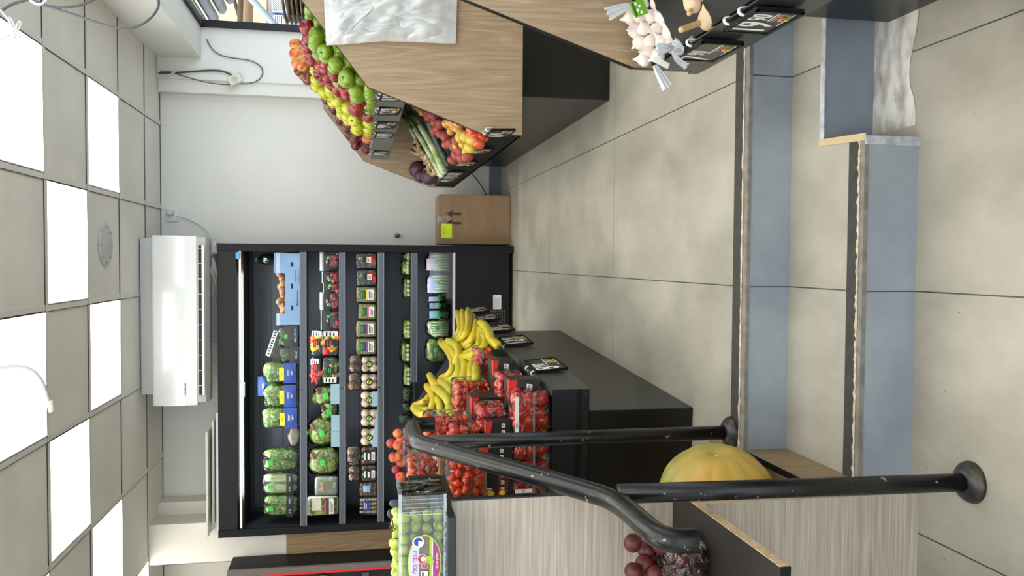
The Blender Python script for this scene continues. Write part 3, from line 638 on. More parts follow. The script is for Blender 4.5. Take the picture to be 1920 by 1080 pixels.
t = thing('tied_wire', 'white wire tied in a bow at the upper left, in front of the ceiling light', 'wire', at(30, 50, 2.4))
b = MB()
for l in ([(-10, 80), (12, 68), (30, 62)], [(30, 62), (20, 45), (16, 30), (22, 36), (32, 60)], [(30, 62), (40, 48), (38, 38), (32, 46), (30, 62)], [(28, 62), (36, 74), (38, 66), (30, 60)], [(30, 55), (24, 50), (30, 66), (26, 72)], [(0, 18), (14, 34), (30, 62)]):
    b.tube(smooth(P3([(x, y, 2.4) for x, y in l])), .0028, 6)
b.build('wire', M_cw, t, world=True)
# ------------------------------------------------------------------ produce: shared shapes
M_film = film('clear film'); M_film2 = film('crinkled clear film', gl=.06, bs=22, bump=1.6); M_clam = film('clear clamshell plastic', (250, 252, 251), .045, 14, .5)
M_rim = film('clamshell rim', (244, 248, 246), .2, 30, .3, op=.12)
M_stem = mat('brown stem', (92, 66, 40), .8); M_calyx = mat('green calyx', (66, 96, 40), .6)
M_paper = mat('white label paper', (236, 236, 230), .55); M_ink = mat('black print', (26, 26, 26), .6); M_redp = mat('red print', (200, 36, 34), .5)
M_navy = mat('blue print', (30, 70, 158), .4); M_yelp = mat('yellow print', (226, 218, 40), .45); M_grnp = mat('green print', (58, 172, 60), .45)
M_orp = mat('orange print', (214, 140, 60), .5); M_bluc = mat('light blue print', (120, 170, 224), .5); M_pur = mat('purple print', (120, 66, 150), .5); M_pink = mat('pink print', (222, 74, 128), .5)
def apple_mat(n, a, c, sp=None, hi=.7, lo=.4): return mat(n, a, .25, c2=c, vs=22, lo=lo, hi=hi, stretch=(1, 1, .35), coat=.25, det=4)
A_ = {'R': apple_mat('red apple skin', (120, 10, 16), (150, 30, 26)), 'O': apple_mat('orange red apple skin', (200, 84, 50), (220, 170, 70)),
      'G': apple_mat('green apple skin', (106, 140, 24), (138, 162, 44)), 'Y': apple_mat('yellow green apple skin', (178, 184, 34), (198, 196, 58)),
      'D': apple_mat('dark red apple skin', (78, 16, 20), (106, 30, 28)), 'M': apple_mat('mango skin', (196, 150, 66), (204, 84, 48), hi=.6), 'B': apple_mat('brown red pear skin', (110, 52, 42), (150, 92, 60))}
def pome(r=1.0, tall=.92, dimple=.16, seg=16):
    prof = [(.04, -.82), (.18, -.88), (.42, -.86), (.70, -.66), (.92, -.28), (1.0, .12), (.94, .50), (.74, .78), (.46, .88), (.22, .86), (.10, .74), (.03, .62)]
    return [(a * r, z * r * tall) for a, z in prof]
def apple(name, mtl, label, cat, group, r=.033, tall=.92):
    t = thing(name, label, cat, (0, 0, -50), 0, group)
    b = MB(); b.lathe(pome(r, tall), 16); b.build('flesh', mtl, t)
    b = MB(); b.tube([(0, 0, r * .55), (.001, 0, r * .8), (.004, 0, r * 1.05)], .0016, 5); b.build('stem', M_stem, t)
    return t
def rrot(): return (R_.uniform(-1.2, 1.2), R_.uniform(-1.2, 1.2), R_.uniform(0, 6.28))
used = set()
nrow = ['bottom', 'second', 'third', 'fourth', 'fifth', 'sixth', 'top']
cnt_ = {}
def ordn(n): return str(n) + ('th' if 10 <= n % 100 <= 20 else {1: 'st', 2: 'nd', 3: 'rd'}.get(n % 10, 'th'))
def alabel(c, row, lay):
    k = (c, row, lay); cnt_[k] = cnt_.get(k, 0) + 1
    nm = {'R': 'red', 'G': 'green', 'Y': 'yellow green', 'D': 'dark maroon', 'O': 'orange red'}[c]
    return '%s apple, %s row, %s layer, %s of its colour from the oak panel' % (nm, nrow[row], 'upper' if lay else 'lower', ordn(cnt_[k]))
def place(proto, loc, rot=None, scale=None, label=None, group=None):
    if proto.name not in used:
        used.add(proto.name); proto.location = loc; proto.rotation_euler = rot or (0, 0, 0)
        if scale: proto.scale = (scale,) * 3
        if label: proto['label'] = label
        if group: proto['group'] = group
        return proto
    return dup(proto, loc, rot or (0, 0, 0), label, group, scale)

# apples on the upper tray of the long stand
seeds = [(572,50,'R'),(575,75,'R'),(583,100,'R'),(592,50,'G'),(600,80,'G'),(603,98,'G'),(583,130,'Y'),(590,148,'Y'),(604,125,'R'),(600,112,'R'),(620,140,'R'),(617,152,'R'),(625,100,'G'),(640,130,'G'),(640,150,'G'),(655,120,'G'),
  (665,140,'G'),(675,178,'G'),(677,160,'G'),(692,172,'G'),(693,195,'G'),(700,180,'G'),(653,180,'R'),(645,168,'R'),(676,200,'R'),(693,217,'R'),(608,165,'Y'),(606,178,'Y'),(625,180,'Y'),(640,195,'Y'),(642,207,'Y'),(657,215,'Y'),(675,225,'Y'),(676,240,'Y'),(692,232,'Y'),(692,244,'Y'),
  (690,254,'O'),(612,190,'D'),(613,200,'D'),(625,215,'D'),(632,235,'D'),(636,222,'D'),(643,230,'D'),(650,260,'D'),(652,248,'D'),(665,240,'D'),(672,250,'D'),(670,270,'D'),(687,265,'D'),(685,285,'D'),(694,275,'D')]
info = {'R': ('red_apple', 'shiny red apple on the sloping upper tray of the long right hand stand', 'red apples on the upper tray'),
        'G': ('green_apple', 'green apple near the front end of the sloping upper tray', 'green apples on the upper tray'),
        'Y': ('yellow_apple', 'yellow green apple in the middle of the sloping upper tray', 'yellow apples on the upper tray'),
        'D': ('dark_red_apple', 'dark maroon apple at the far end of the sloping upper tray', 'dark red apples on the upper tray'),
        'O': ('orange_apple', 'orange red striped apple between the yellow and dark red apples', 'orange apples on the upper tray')}
protoA = {k: apple(n, A_[k], l, 'apple', g) for k, (n, l, g) in info.items()}
def color_of(P):
    x, y = proj(P); return min(seeds, key=lambda s: (s[0] - x) ** 2 + ((s[1] - y)) ** 2)[2]
sl_d = Vector((.357, 0, .275)); sl_l = sl_d.length; sl_d.normalize(); up_n = Vector((-sl_d.z, 0, sl_d.x))
base0 = Vector((.712, 0, .985))
def bed1(s, Y, h): q = base0 + sl_d * s + up_n * h; return Vector((q.x, Y, q.z))
for row in range(7):
    s = .038 + row * .068; Y = 3.47 + R_.random() * .05
    while Y < (5.62 if row < 3 else 5.45 - .1 * (row - 3)):
        if R_.random() < (.72 if Y > 4.9 else .95):
            P = bed1(s + R_.uniform(-.008, .008), Y, .034); c = color_of(P)
            place(protoA[c], P, rrot(), R_.uniform(.92, 1.12), alabel(c, row, 0))
        Y += .072
for row in range(6):
    s = .072 + row * .068; Y = 3.48 + R_.random() * .06
    while Y < 5.0 + .1 * (3 - row):
        if R_.random() < .62:
            P = bed1(s + R_.uniform(-.012, .012), Y, .090 + R_.uniform(-.008, .008)); c = color_of(P)
            place(protoA[c], P, rrot(), R_.uniform(.95, 1.18), alabel(c, row, 1))
        Y += .076
mango = apple('mango', A_['M'], 'yellow and red mango at the top back of the long stand', 'mango', 'mangoes at the top of the stand', .045, 1.15)
pear = apple('red_pear', A_['B'], 'brown red pear at the top back of the stand beyond the mangoes', 'pear', 'brown pears at the top of the stand', .036, 1.3)
for i, (x, y) in enumerate([(556, 84), (561, 95), (555, 103), (566, 107), (559, 116), (568, 121), (572, 111), (569, 97)]):
    P = at(x, y, 4.75 - .03 * (i % 3)); P = at(x, y, 4.75); place(mango, P, (1.2, .3 * i, i), .8, 'mango heaped at the top back of the long stand, ' + ['topmost of the heap', 'just right of the first', 'lower left one', 'middle one of the heap', 'lower of the left side', 'lowest next to the pears', 'rightmost touching the apples', 'upper right one'][i])
for i, (x, y) in enumerate([(563, 134), (570, 142), (578, 150), (572, 130), (582, 140), (590, 160), (597, 164)]):
    place(pear, at(x, y, 4.95), (.9, .4 * i, i * 1.3), .85, 'brown red pear beyond the mangoes, ' + ['touching the mangoes', 'second from the mangoes', 'middle one on the edge', 'inner one beside the apples', 'inner one over the yellow apples', 'second last', 'last at the far end'][i])
b = MB(); b.box(1.072, 1.146, 4.3, 5.3, 1.262, 1.345); tag(b.build('fruit_crate', mat('grey plastic crate', (120, 116, 110), .5), loc=(1.09, 4.8, 1.27)), 'low grey crate under the mangoes and pears on top of the stand', 'crate')
t = thing('woven_basket', 'dark glossy woven basket on the stand top beside the shop window', 'basket', (1.25, 3.95, 1.33))
b = MB()
for k in range(5):
    z = .012 + k * .020
    b.tube([(.13 * math.cos(a) * (1 + .02 * ((i + k) % 2)), .22 * math.sin(a) * (1 + .03 * ((i + k) % 2)), z) for i, a in enumerate([j * PI / 14 for j in range(29)])], .017, 6, flat=.4)
b.build('weave', mat('brown woven rush', (124, 108, 90), .35, c2=(88, 74, 60), vs=30), t)
b = MB(); b.lathe([(0, -.005), (.105, -.005), (.105, .085), (.1, .085), (.1, .0), (0, .0)], 24, 0, Matrix.Scale(1.8, 4, (0, 1, 0))); b.build('lining', M_dark, t)
# film between apple rows
b = MB()
def fw(u, v):
    Y = 3.45 + u * 2.1; q = bed1(-.004 + .01 * v, Y, .0 + v * .045 + .006 * noise.noise(Vector((u * 60, v * 3, 1)))); return (q.x - .004 * noise.noise(Vector((u * 70, 4, v))), q.y, q.z)
b.grid(120, 3, fw); tag(b.build('plastic_liner', M_film2), 'crinkled clear plastic liner standing along the edge of the apple tray', 'plastic liner')

# ---- price signs
def price_sign(name, label, tl, tr_, h, big, small, normal, group='price signs on the stands', pic=(196, 90, 50)):
    """tl, tr_: top left and top right corners as read; normal points at the reader"""
    tl = Vector(tl); tr_ = Vector(tr_); ax = (tr_ - tl).normalized(); w = (tr_ - tl).length; n = Vector(normal).normalized(); up = n.cross(ax).normalized()
    t = bpy.data.objects.new(name, None); COL.objects.link(t); tag(t, label, 'price sign', group)
    t.matrix_world = frame(tl - up * h, ax, up, n); t.matrix_basis = t.matrix_world.copy()
    b = MB(); f = .006
    b.box(0, w, 0, h, -.006, .001); b.box(0, w, 0, f, 0, .004); b.box(0, w, h - f, h, 0, .004); b.box(0, f, 0, h, 0, .004); b.box(w - f, w, 0, h, 0, .004); b.build('frame', M_blackm, t)
    b = MB(); b.box(f, w - f, f, h - f, .001, .0018, 0); b.build('card', mat('charcoal card', (58, 56, 48), .35), t)
    b = MB()
    addtext(b, big, h * 1.1, Matrix.Translation((w * (.16 if len(big) == 1 else .29), h * .56, .0024)), 0, .0022, .66)
    addtext(b, small, h * .62, Matrix.Translation((w * (.44 if len(big) == 1 else .72), h * .70, .0024)), 0, .0014, .66)
    b.box(w * .42 if len(big) == 1 else w * .58, w * .93, h * .44, h * .462, .002, .0026, 0)
    b.box(w * .4, w * .9, h * .10, h * .112, .002, .0026, 0)
    addtext(b, 'מחיר לק"ג'[::-1], h * .12, Matrix.Translation((w * .72, h * .37, .0024)), 0)
    b.build('lettering', mat('white digits', (240, 240, 236), .5), t)
    b = MB()
    for k in range(9):
        a = k * 2.4; rr = .05 * math.sqrt(k); b.lathe([(0, 0), (h * .06, 0), (h * .04, .001), (0, .0012)], 8, k % 3, TR(w * .72 + rr * h * math.cos(a) * 1.6, h * .22 + rr * h * math.sin(a), .002))
    b.build('fruit_picture', [mat('picture red', pic, .5), mat('picture yellow', (214, 178, 70), .5), mat('picture green', (110, 130, 60), .5)], t)
    for x in (.18, .62):
        b = MB(); b.tube(smooth([(w * x, h - .004, -.004), (w * x, h + .008, -.006), (w * x, h + .012, -.014), (w * x, h + .006, -.02), (w * x, h - .012, -.02)], it=2), .005, 8, flat=.5); b.build('clip', M_plast, t)
    return t
# nearer right stand (reader stands in the aisle, text runs towards the camera)
def sgn(x0, y0, x1, y1, X): a = atx(x0, y0, X); c = atx(x1, y1, X); return a, c
a = atx(1356, 57, .484); c = atx(1420, 17, .484); hz = a.z - atx(1442, 60, .484).z
price_sign('price_sign', 'black price sign reading 19 90, on the nearer right stand under the dry garlic', a, Vector((a.x, c.y, a.z)), hz, '19', '90', (-1, 0, 0))
a = atx(1265, 110, .484); 
price_sign('price_sign', 'black price sign reading 7 90, under the netted garlic on the nearer right stand', a, Vector((a.x, a.y - .158, a.z)), hz, '7', '90', (-1, 0, 0))
# long right stand, upper tray lip
for i, (y, x, xb) in enumerate([(213, 708, 749), (238, 704, 740), (257, 700, 735), (289, 694, 724), (187, 715, 750)]):
    a = atx(x, y, .690); 
    price_sign('price_sign', ['black framed price sign on the grey upper tray lip, nearest fully visible one', 'black framed price sign on the grey upper lip, second fully visible from the oak panel', 'price sign on the grey upper lip under the yellow apples, third from the oak panel', 'black framed price sign at the far end of the grey upper lip', 'price sign half hidden behind the slanted oak end panel'][i],
               Vector((.690, a.y, 1.003)), Vector((.690 - .0, a.y - .14, 1.003)), .10, ['12', '9', '14', '8', '11'][i], '90', (-1, -.12, 0))
for i, y in enumerate([275, 300, 320.5, 335.5, 341.5, 346.5]):
    a = atz([906, 874, 851, 832, 826, 821][i], y, .578)
    price_sign('price_sign', 'black framed price sign on the lower tray lip, ' + ['nearest, beside the tomatoes', 'second, below the lemons and potatoes', 'third, below the dark cucumbers', 'fourth, below the leeks', 'fifth, below the ginger', 'last, below the purple cabbages'][i],
               Vector((.52, a.y, .574)), Vector((.52, a.y - .14, .574)), .10, ['6', '9', '5', '12', '19', '4'][i], '90', (-1, -.1, 0))
# middle stand
LO = A0 - LD * .074
def lipa(x, y): return atp(x, y, LO, LD)
for i, (xa, ya, xb, yb) in enumerate([(1008, 699, 991, 683), (949, 650, 936, 637), (932, 624, 922, 617), (898, 603, 893, 597), (884, 588, 880, 583)]):
    c = lipa(xa, ya); d = AD * (.17 if i < 2 else .16)
    c.z = .478 if i < 3 else .478; 
    price_sign('price_sign', ['black framed price sign on the middle stand, nearest of its row beside the clamshell tomatoes', 'black framed price sign on the middle stand, second from the near end', 'black framed price sign on the middle stand, third, beside the bananas', 'black framed price sign on the middle stand, fourth, behind the blank one', 'last price sign on the middle stand, under the banana tips'][i],
               c, c + d, .118, ['8', '12', '9', '6', '7'][i], '90', (-LD) + Vector((0, -.1, .12)), pic=(214, 150, 96))

# ---- garlic
M_garl = mat('garlic skin', (236, 226, 210), .45, c2=(224, 206, 202), vs=14, coat=.15, bump=.3, bs=30, stretch=(1, 1, .2), sss=.1)
M_garl2 = mat('dry tan garlic skin', (222, 196, 156), .6, c2=(196, 164, 140), vs=20, bump=.4, bs=30, stretch=(1, 1, .2))
def bulb(mtl, r):
    b = MB()
    def fn(q, a, i):
        k = 1 + .05 * math.cos(a * 6) * (1 if 1 < i < 8 else .4); return Vector((q.x * k, q.y * k, q.z))
    b.lathe([(.1 * r, -.72 * r), (.5 * r, -.78 * r), (.85 * r, -.5 * r), (1.0 * r, -.1 * r), (.93 * r, .28 * r), (.68 * r, .62 * r), (.34 * r, .92 * r), (.16 * r, 1.25 * r), (.12 * r, 1.5 * r)], 24, 0, None, fn)
    return b
net = thing('garlic_net_bag', 'net bag packed with white garlic bulbs on the oak panel of the nearer right stand', 'garlic', (.62, 1.95, .38))
gp = [(1183, 33), (1201, 31), (1190, 57), (1208, 54), (1199, 80), (1220, 78), (1208, 111), (1234, 105), (1222, 31), (1231, 57), (1258, 62), (1274, 33), (1284, 62), (1255, 9), (1232, 5), (1206, 5), (1245, 82), (1215, 98), (1250, 35), (1280, 8), (1240, 30), (1262, 84)]
GY = lambda y: 1.97 - .0006 * y
proto = None
for i, (x, y) in enumerate(gp):
    P = at(x, y, 1.985 - .001 * (x - 1180)); r = .019 if x < 1245 else .0235
    rot = (R_.uniform(-.9, .9), R_.uniform(-.9, .9), R_.uniform(0, 6))
    if proto is None:
        proto = bulb(M_garl, .02).build('garlic_bulb', M_garl, net); o = proto
    else:
        o = proto.copy(); COL.objects.link(o)
    o.location = P - Vector(net.location); o.rotation_euler = rot; s = r / .02; o.scale = (s, s, s)
def ribbon(pts, w, name, mtl, parent, seed=0):
    b = MB(); pts = smooth(pts, it=2); n = len(pts) - 1
    def fn(u, v):
        k = min(n, int(u * n)); p = pts[k]; t = (pts[min(n, k + 1)] - pts[max(0, k - 1)]).normalized(); s = t.cross(Vector((0, 1, 0))).normalized()
        ww = w[0] + (w[1] - w[0]) * u
        return p + s * (v - .5) * ww + Vector((0, .008 * math.sin(v * 17 + seed) * (.3 + u), 0))
    b.grid(n, 8, fn); return b.build(name, mtl, parent, world=True)
M_net = mat('white net plastic', (226, 226, 228), .5, bump=.5, bs=160, stretch=(1, 1, .1))
def pp(l, Y): return [at(x, y, Y) for x, y in l]
ribbon(pp([(1184, 12), (1165, 16), (1139, 27)], 1.93), (.014, .036), 'net_tail', M_net, net)
ribbon(pp([(1228, 122), (1238, 140), (1252, 164)], 1.90), (.010, .026), 'net_tail', M_net, net, 2)
ribbon(pp([(1268, 84), (1250, 90), (1232, 92)], 1.85), (.008, .034), 'net_tail', M_net, net, 3)
ribbon(pp([(1262, 95), (1268, 112), (1288, 125)], 1.80), (.014, .022), 'net_tail', M_net, net, 4)
ribbon(pp([(1292, 74), (1310, 72), (1328, 60), (1338, 64)], 1.78), (.010, .034), 'net_tail', M_net, net, 1)
ribbon(pp([(1262, 78), (1272, 84), (1280, 98), (1262, 96)], 1.80), (.022, .014), 'net_tail', M_net, net, 5)
def flat_label(name, x0, x1, y0, y1, Y, mats, rz, parent, marks=True):
    P = at((x0 + x1) / 2, (y0 + y1) / 2, Y); sc = FPX / (P - EYE).dot(FW); w, h = (y1 - y0) / sc, (x1 - x0) / sc
    M = facing(P.x, P.y, P.z) @ Matrix.Rotation(rz, 4, 'Z'); b = MB(); b.box(-w/2, w/2, -h/2, h/2, -.0005, .0005, 0, M)
    if marks:
        for k in range(4): b.lathe([(0, 0), (w * .12, 0), (w * .08, .001), (0, .001)], 10, 1, M @ Matrix.Translation((-w * .3 + k * w * .2, (k % 2) * h * .2 - h * .1, .0006)))
        b.box(-w * .4, w * .4, h * .28, h * .4, .0005, .0008, 2, M)
    return b.build(name, mats, parent, world=True)
flat_label('label', 1184, 1212, 0, 30, 1.90, [mat('bright green label', (112, 180, 40), .4), mat('label garlic print', (226, 222, 200), .5), mat('label dark print', (50, 80, 30), .5)], .4, net)
flat_label('barcode_label', 1224, 1256, 112, 123, 1.88, [M_paper, M_ink, M_grnp], -.4, net, False)
dg = apple('dry_garlic', M_garl2, 'x', 'garlic', 'dry garlic bulbs')
for ch in list(dg.children): bpy.data.objects.remove(ch)
def dry(lab, x, y, Y, r, rot, stem):
    t = thing('dry_garlic_bulb', lab, 'garlic', at(x, y, Y), 0, None, None)
    b = bulb(M_garl2, r); b.build('bulb', M_garl2, t).rotation_euler = rot
    b = MB(); p = [Vector(t.location), at(*stem[0], Y), at(*stem[1], Y - .02)]; b.tube(smooth(p), [r * .4] + [r * .22] * (len(smooth(p)) - 1), 8); b.build('dried_stalk', mat('dried stalk', (204, 168, 120), .8), t, world=True)
bpy.data.objects.remove(dg)
dry('big tan dry garlic bulb with a stalk, between the two price signs', 1334, 34, 1.70, .031, (.5, .9, .3), ((1304, 46), (1276, 56)))
dry('tan dry garlic bulb at the top edge, left of the big one', 1302, 3, 1.72, .026, (.2, .3, .3), ((1298, 14), (1292, 26)))
dry('tan dry garlic bulb at the very edge of the picture beside the upper sign clip', 1390, 4, 1.62, .025, (1, -.6, .3), ((1370, -6), (1360, -18)))
dry('tan dry garlic bulb behind the big one', 1352, 4, 1.72, .028, (1.3, -.6, .3), ((1340, 8), (1318, 14)))

# ---- lower tray of the long stand
LB = Vector((.545, 0, .60)); Ld = Vector((.60, 0, .27)).normalized(); Ln = Vector((-Ld.z, 0, Ld.x))
def lowp(x, y, h=0):
    P = atp(x, y, LB + Ln * h, Ln); return P if P.y > 3.47 else at(x, y, 3.47)
M_leekw = mat('leek white', (222, 226, 190), .4); M_leek = mat('leek', (220, 226, 190), .4, c2=(124, 156, 84), vs=3, bump=.2, bs=60, stretch=(6, 1, 1)); M_leekg = mat('leek leaf', (92, 128, 62), .5, c2=(56, 90, 40), vs=8)
def leek(lab, line, r):
    P = [lowp(x, y, .03) for x, y in line]; t = thing('leek', lab, 'leek', P[0], 0, 'leeks on the lower tray')
    s = smooth(P, it=2); b = MB(); n = len(s); b.tube(s, [r * (1.15 - .3 * i / n) for i in range(n)], 10, 0); b.build('shaft', M_leek, t, world=True)
    b = MB(); b.sup(P[0], (.03, .03, .03), .9, 8, 6, amp=.01, fr=200); b.build('root_end', M_leekw, t, world=True)
    for k in range(4):
        b = MB(); e = s[-1]; d = (s[-1] - s[-4]).normalized(); a = e - d * .03; sd = Vector((0, 1, 0)) * (k - 1.5) * .02
        b.tube([a, e + sd * .6 + d * .05, e + sd * 1.4 + d * .14 + Vector((0, 0, .01 * k))], [r * .9, r * .8, r * .3], 6, flat=.3); b.build('leaf', M_leekg, t, world=True)
leek('thick leek, nearest the cucumbers on the lower tray', [(832, 322), (812, 275), (788, 235)], .020)
leek('pale leek lying in the middle of the leek bundle', [(828, 328), (805, 285), (778, 240)], .018)
leek('leek at the far side beside the ginger root', [(820, 325), (796, 290), (770, 240)], .016)
for i, (l, nm) in enumerate([([(842, 312), (828, 285), (815, 255), (803, 225)], 'long dark green cucumber beside the leeks'), ([(836, 300), (822, 270), (800, 222)], 'second dark green cucumber under the leek')]):
    b = MB(); s = smooth([lowp(x, y, .02) for x, y in l]); n = len(s); b.tube(s, [.019 * (1 - .5 * abs(2 * k / n - 1) ** 4) for k in range(n)], 10)
    tag(b.build('cucumber', mat('dark cucumber skin', (34, 48, 34), .35, c2=(52, 70, 44), vs=30), loc=s[0]), nm, 'cucumber', 'cucumbers on the lower tray')
M_ging = mat('ginger skin', (176, 150, 108), .8, c2=(146, 118, 82), vs=40, bump=.4, bs=80)
for i, l in enumerate([[(780, 262), (788, 278), (795, 292)], [(795, 292), (800, 305), (807, 318)], [(778, 275), (786, 282), (793, 286)], [(800, 318), (806, 322), (812, 326)], [(772, 282), (778, 286), (786, 288)], [(804, 300), (812, 312), (818, 326)]]):
    P = [lowp(x, y, .04) for x, y in l]; b = MB(); s = smooth(P); n = len(s)
    b.tube(s, [.014 + .005 * math.sin(k * 1.7 + i) for k in range(n)], 9)
    for k in range(3): b.sup(s[int(n * (k + .5) / 3)] + Vector((0, .012 * (-1) ** k, .008)), (.026, .022, .03), .9, 8, 6, amp=.006, fr=80, seed=k + i)
    tag(b.build('ginger_root', M_ging, loc=s[0]), 'knobbly tan ginger root beside the leeks, ' + ['upper long one', 'lower long one near the tray lip', 'thin one touching the leek leaves', 'short one at the tray lip', 'topmost short one', 'one along the lower leek'][i], 'ginger', 'ginger roots on the lower tray')
M_cab = mat('purple cabbage skin', (58, 30, 46), .4, c2=(82, 50, 66), vs=9, bump=.3, bs=14)
for i, (x, y, r, lab) in enumerate([(784, 318, .062, 'purple cabbage further from the tray edge'), (806, 331, .052, 'purple cabbage close to the lower tray lip'), (790, 329, .05, 'dark cabbage half hidden behind the other two')]):
    b = MB(); P = lowp(x, y, .05); b.sup(P, (2 * r,) * 3, .95, 20, 14, amp=.006, fr=18, seed=i); tag(b.build('purple_cabbage', M_cab, loc=P), lab, 'cabbage')
M_rp = mat('red potato skin', (168, 78, 68), .6, c2=(142, 56, 52), vs=22, bump=.15, bs=60); M_lem = mat('lemon skin', (206, 182, 66), .45, c2=(188, 158, 56), vs=20, bump=.3, bs=160)
M_otm = mat('orange tomato skin', (220, 66, 36), .22, c2=(226, 98, 50), vs=14, coat=.4)
def net_bag(name, lab, cat, pts, r, mtl, child, netc, top=None):
    P0 = lowp(*pts[0], r); t = thing(name, lab, cat, P0)
    pr = None
    for i, (x, y) in enumerate(pts):
        P = lowp(x, y, r * (1 + .3 * (i % 2)))
        if pr is None: b = MB(); b.sup((0, 0, 0), (r * 2, r * 1.8, r * 2.1), .95, 12, 9, amp=r * .12, fr=1 / r / 2); pr = o = b.build(child, mtl, t)
        else: o = pr.copy(); COL.objects.link(o)
        o.location = P - P0; o.rotation_euler = rrot()
    if netc:
        c = sum(((lowp(x, y, r) - P0) for x, y in pts), Vector()) / len(pts)
        ex = max((lowp(x, y, r) - P0 - c).length for x, y in pts)
        b = MB(); b.sup((0, 0, 0), (ex * 1.9 + r * 2, r * 4.5, r * 3.4), .8, 18, 10, M=frame(c, Ld, Vector((0, 1, 0)), Ln), amp=.008, fr=20); b.build('net', netc, t)
    return t
M_rnet = film('red net', (236, 190, 186), .06, 120, .6, op=.12, opc=(200, 90, 80)); M_knet = film('dark print film', (210, 205, 200), .12, 30, .8, op=.18, opc=(40, 40, 46)); M_ynet = film('clear lemon bag', (250, 246, 220), .1, 30, .8)
net_bag('potato_net_bag', 'red net of potatoes lying beyond the lemons, its lower end at the tray lip', 'potatoes', [(855, 290), (866, 297), (852, 275), (864, 282), (846, 268), (858, 264), (838, 270), (836, 256), (848, 300), (876, 292)], .027, M_rp, 'potato', None)
net_bag('potato_net_bag', 'red net of potatoes higher on the lower tray, behind the cucumbers', 'potatoes', [(803, 218), (815, 228), (822, 240), (812, 215), (826, 232), (826, 250), (800, 208), (816, 244)], .026, M_rp, 'potato', None)
net_bag('lemon_bag', 'bag of yellow lemons by the tray lip between potatoes and tomatoes', 'lemons', [(870, 268), (882, 276), (858, 272), (874, 256), (886, 262), (864, 258), (876, 284)], .027, M_lem, 'lemon', None)
for k, (pl, lb) in enumerate([([(838, 232), (846, 244), (852, 236), (844, 228)], 'dark printed snack bag of golden potatoes behind the lemons'), ([(858, 240), (850, 232), (866, 250), (860, 232)], 'black and gold printed bag between the lemons and the oak panel'), ([(786, 202), (792, 210), (780, 198)], 'colourful printed bag high on the lower tray beside the oak panel')]):
    net_bag('printed_produce_bag', lb, 'bag', pl, .024, mat('golden potato', (214, 164, 72), .5, c2=(180, 116, 56), vs=20), 'golden_potato', None)
pt = None
for i, (x, y) in enumerate([(892, 262), (902, 258), (888, 252), (898, 250), (905, 254), (884, 246), (896, 268)]):
    P = lowp(x, y, .03)
    if pt is None: pt = apple('orange_tomato', M_otm, 'orange red tomato in the corner of the lower tray by the oak panel', 'tomato', 'orange tomatoes on the lower tray', .031, .8)
    place(pt, P, rrot(), 1.0, 'orange red tomato in the tray corner by the oak panel, ' + ['beside the lemons', 'touching the panel edge', 'behind the first one', 'in the middle', 'nearest the price sign', 'highest up', 'lowest, at the tray lip'][i])
# ---- plastic bags hanging on the oak end panel
M_bag = mat('stacked clear bags', (224, 224, 221), .16, c2=(192, 194, 194), vs=7, det=4, coat=.8, bump=.7, bs=12, stretch=(1, 1, 2.2))
t = thing('plastic_bag_bundle', 'thick bundle of clear plastic bags hanging on the oak end panel', 'plastic bags', (.9, 3.38, .75))
def bagfn(off, k):
    cor = [((606, -30), (612, 86)), ((660, -30), (650, 84)), ((720, -30), (715, 78)), ((780, -30), (775, 79)), ((853 + k, -30), (850 + k, 83))]
    def fn(u, v):
        f = u * 4; i = min(3, int(f)); f -= i
        a0, b0 = cor[i]; a1, b1 = cor[i + 1]
        A = (a0[0] + (a1[0] - a0[0]) * f, a0[1]); B = (b0[0] + (b1[0] - b0[0]) * f, b0[1] + (b1[1] - b0[1]) * f)
        x = A[0] + (B[0] - A[0]) * v; y = A[1] + (B[1] - A[1]) * v
        P = at(x, y, 3.395)
        fold = .030 * noise.noise(Vector((u * 3.1, v * 5 + k, k))) + .018 * noise.noise(Vector((u * 9 + v * 7, v * 3, k + 3))) + .006 * abs(math.sin(u * 9 + v * 6 + k))
        edge = min(1, v_edge(u, v) * 8)
        return P + Vector((0, -off - (.012 + abs(fold) * 1.3) * edge, 0))
    return fn
def v_edge(u, v): return min(u + .02, 1 - u + .02, 1 - v + .02)
for k, off in enumerate((0, .006, .012)):
    b = MB(); b.grid(48, 26, bagfn(off, k * 2)); o = b.build('bag_sheet', M_bag, t, world=True)
b = MB()
for k in range(7):
    P = at(648 + k * 6, 62 - k * 5, 3.345); Q = at(664 + k * 6, 50 - k * 6, 3.345); b.tube([P, (P + Q) / 2 + Vector((0, -.008, 0)), Q], .004, 6, flat=.5)
b.build('bag_handle_folds', M_bag, t, world=True)
# ------------------------------------------------------------------ middle stand: bananas and tomatoes
SD = (LD * .36 + Vector((0, 0, .29))).normalized(); PN = AD.cross(SD).normalized()
if PN.z < 0: PN = -PN
PO = Vector((-.40, 2.53, .50))
def pile(x, y, h=0): return atp(x, y, PO + PN * h, PN)
M_ban = mat('banana skin', (204, 176, 22), .42, c2=(170, 166, 30), vs=7, det=5, coat=.1, bump=.05, bs=40)
nt = M_ban.node_tree; N = nt.nodes; L = nt.links; pb = N['Principled BSDF']
v = N.new('ShaderNodeTexNoise'); v.inputs['Scale'].default_value = 38; v.inputs['Detail'].default_value = 3; tcn = N.new('ShaderNodeTexCoord'); L.new(tcn.outputs['Object'], v.inputs[0])
rr = N.new('ShaderNodeValToRGB'); rr.color_ramp.elements[0].position = .68; rr.color_ramp.elements[1].position = .72; L.new(v.outputs['Fac'], rr.inputs[0])
mx = N.new('ShaderNodeMix'); mx.data_type = 'RGBA'; src = pb.inputs['Base Color'].links[0].from_socket
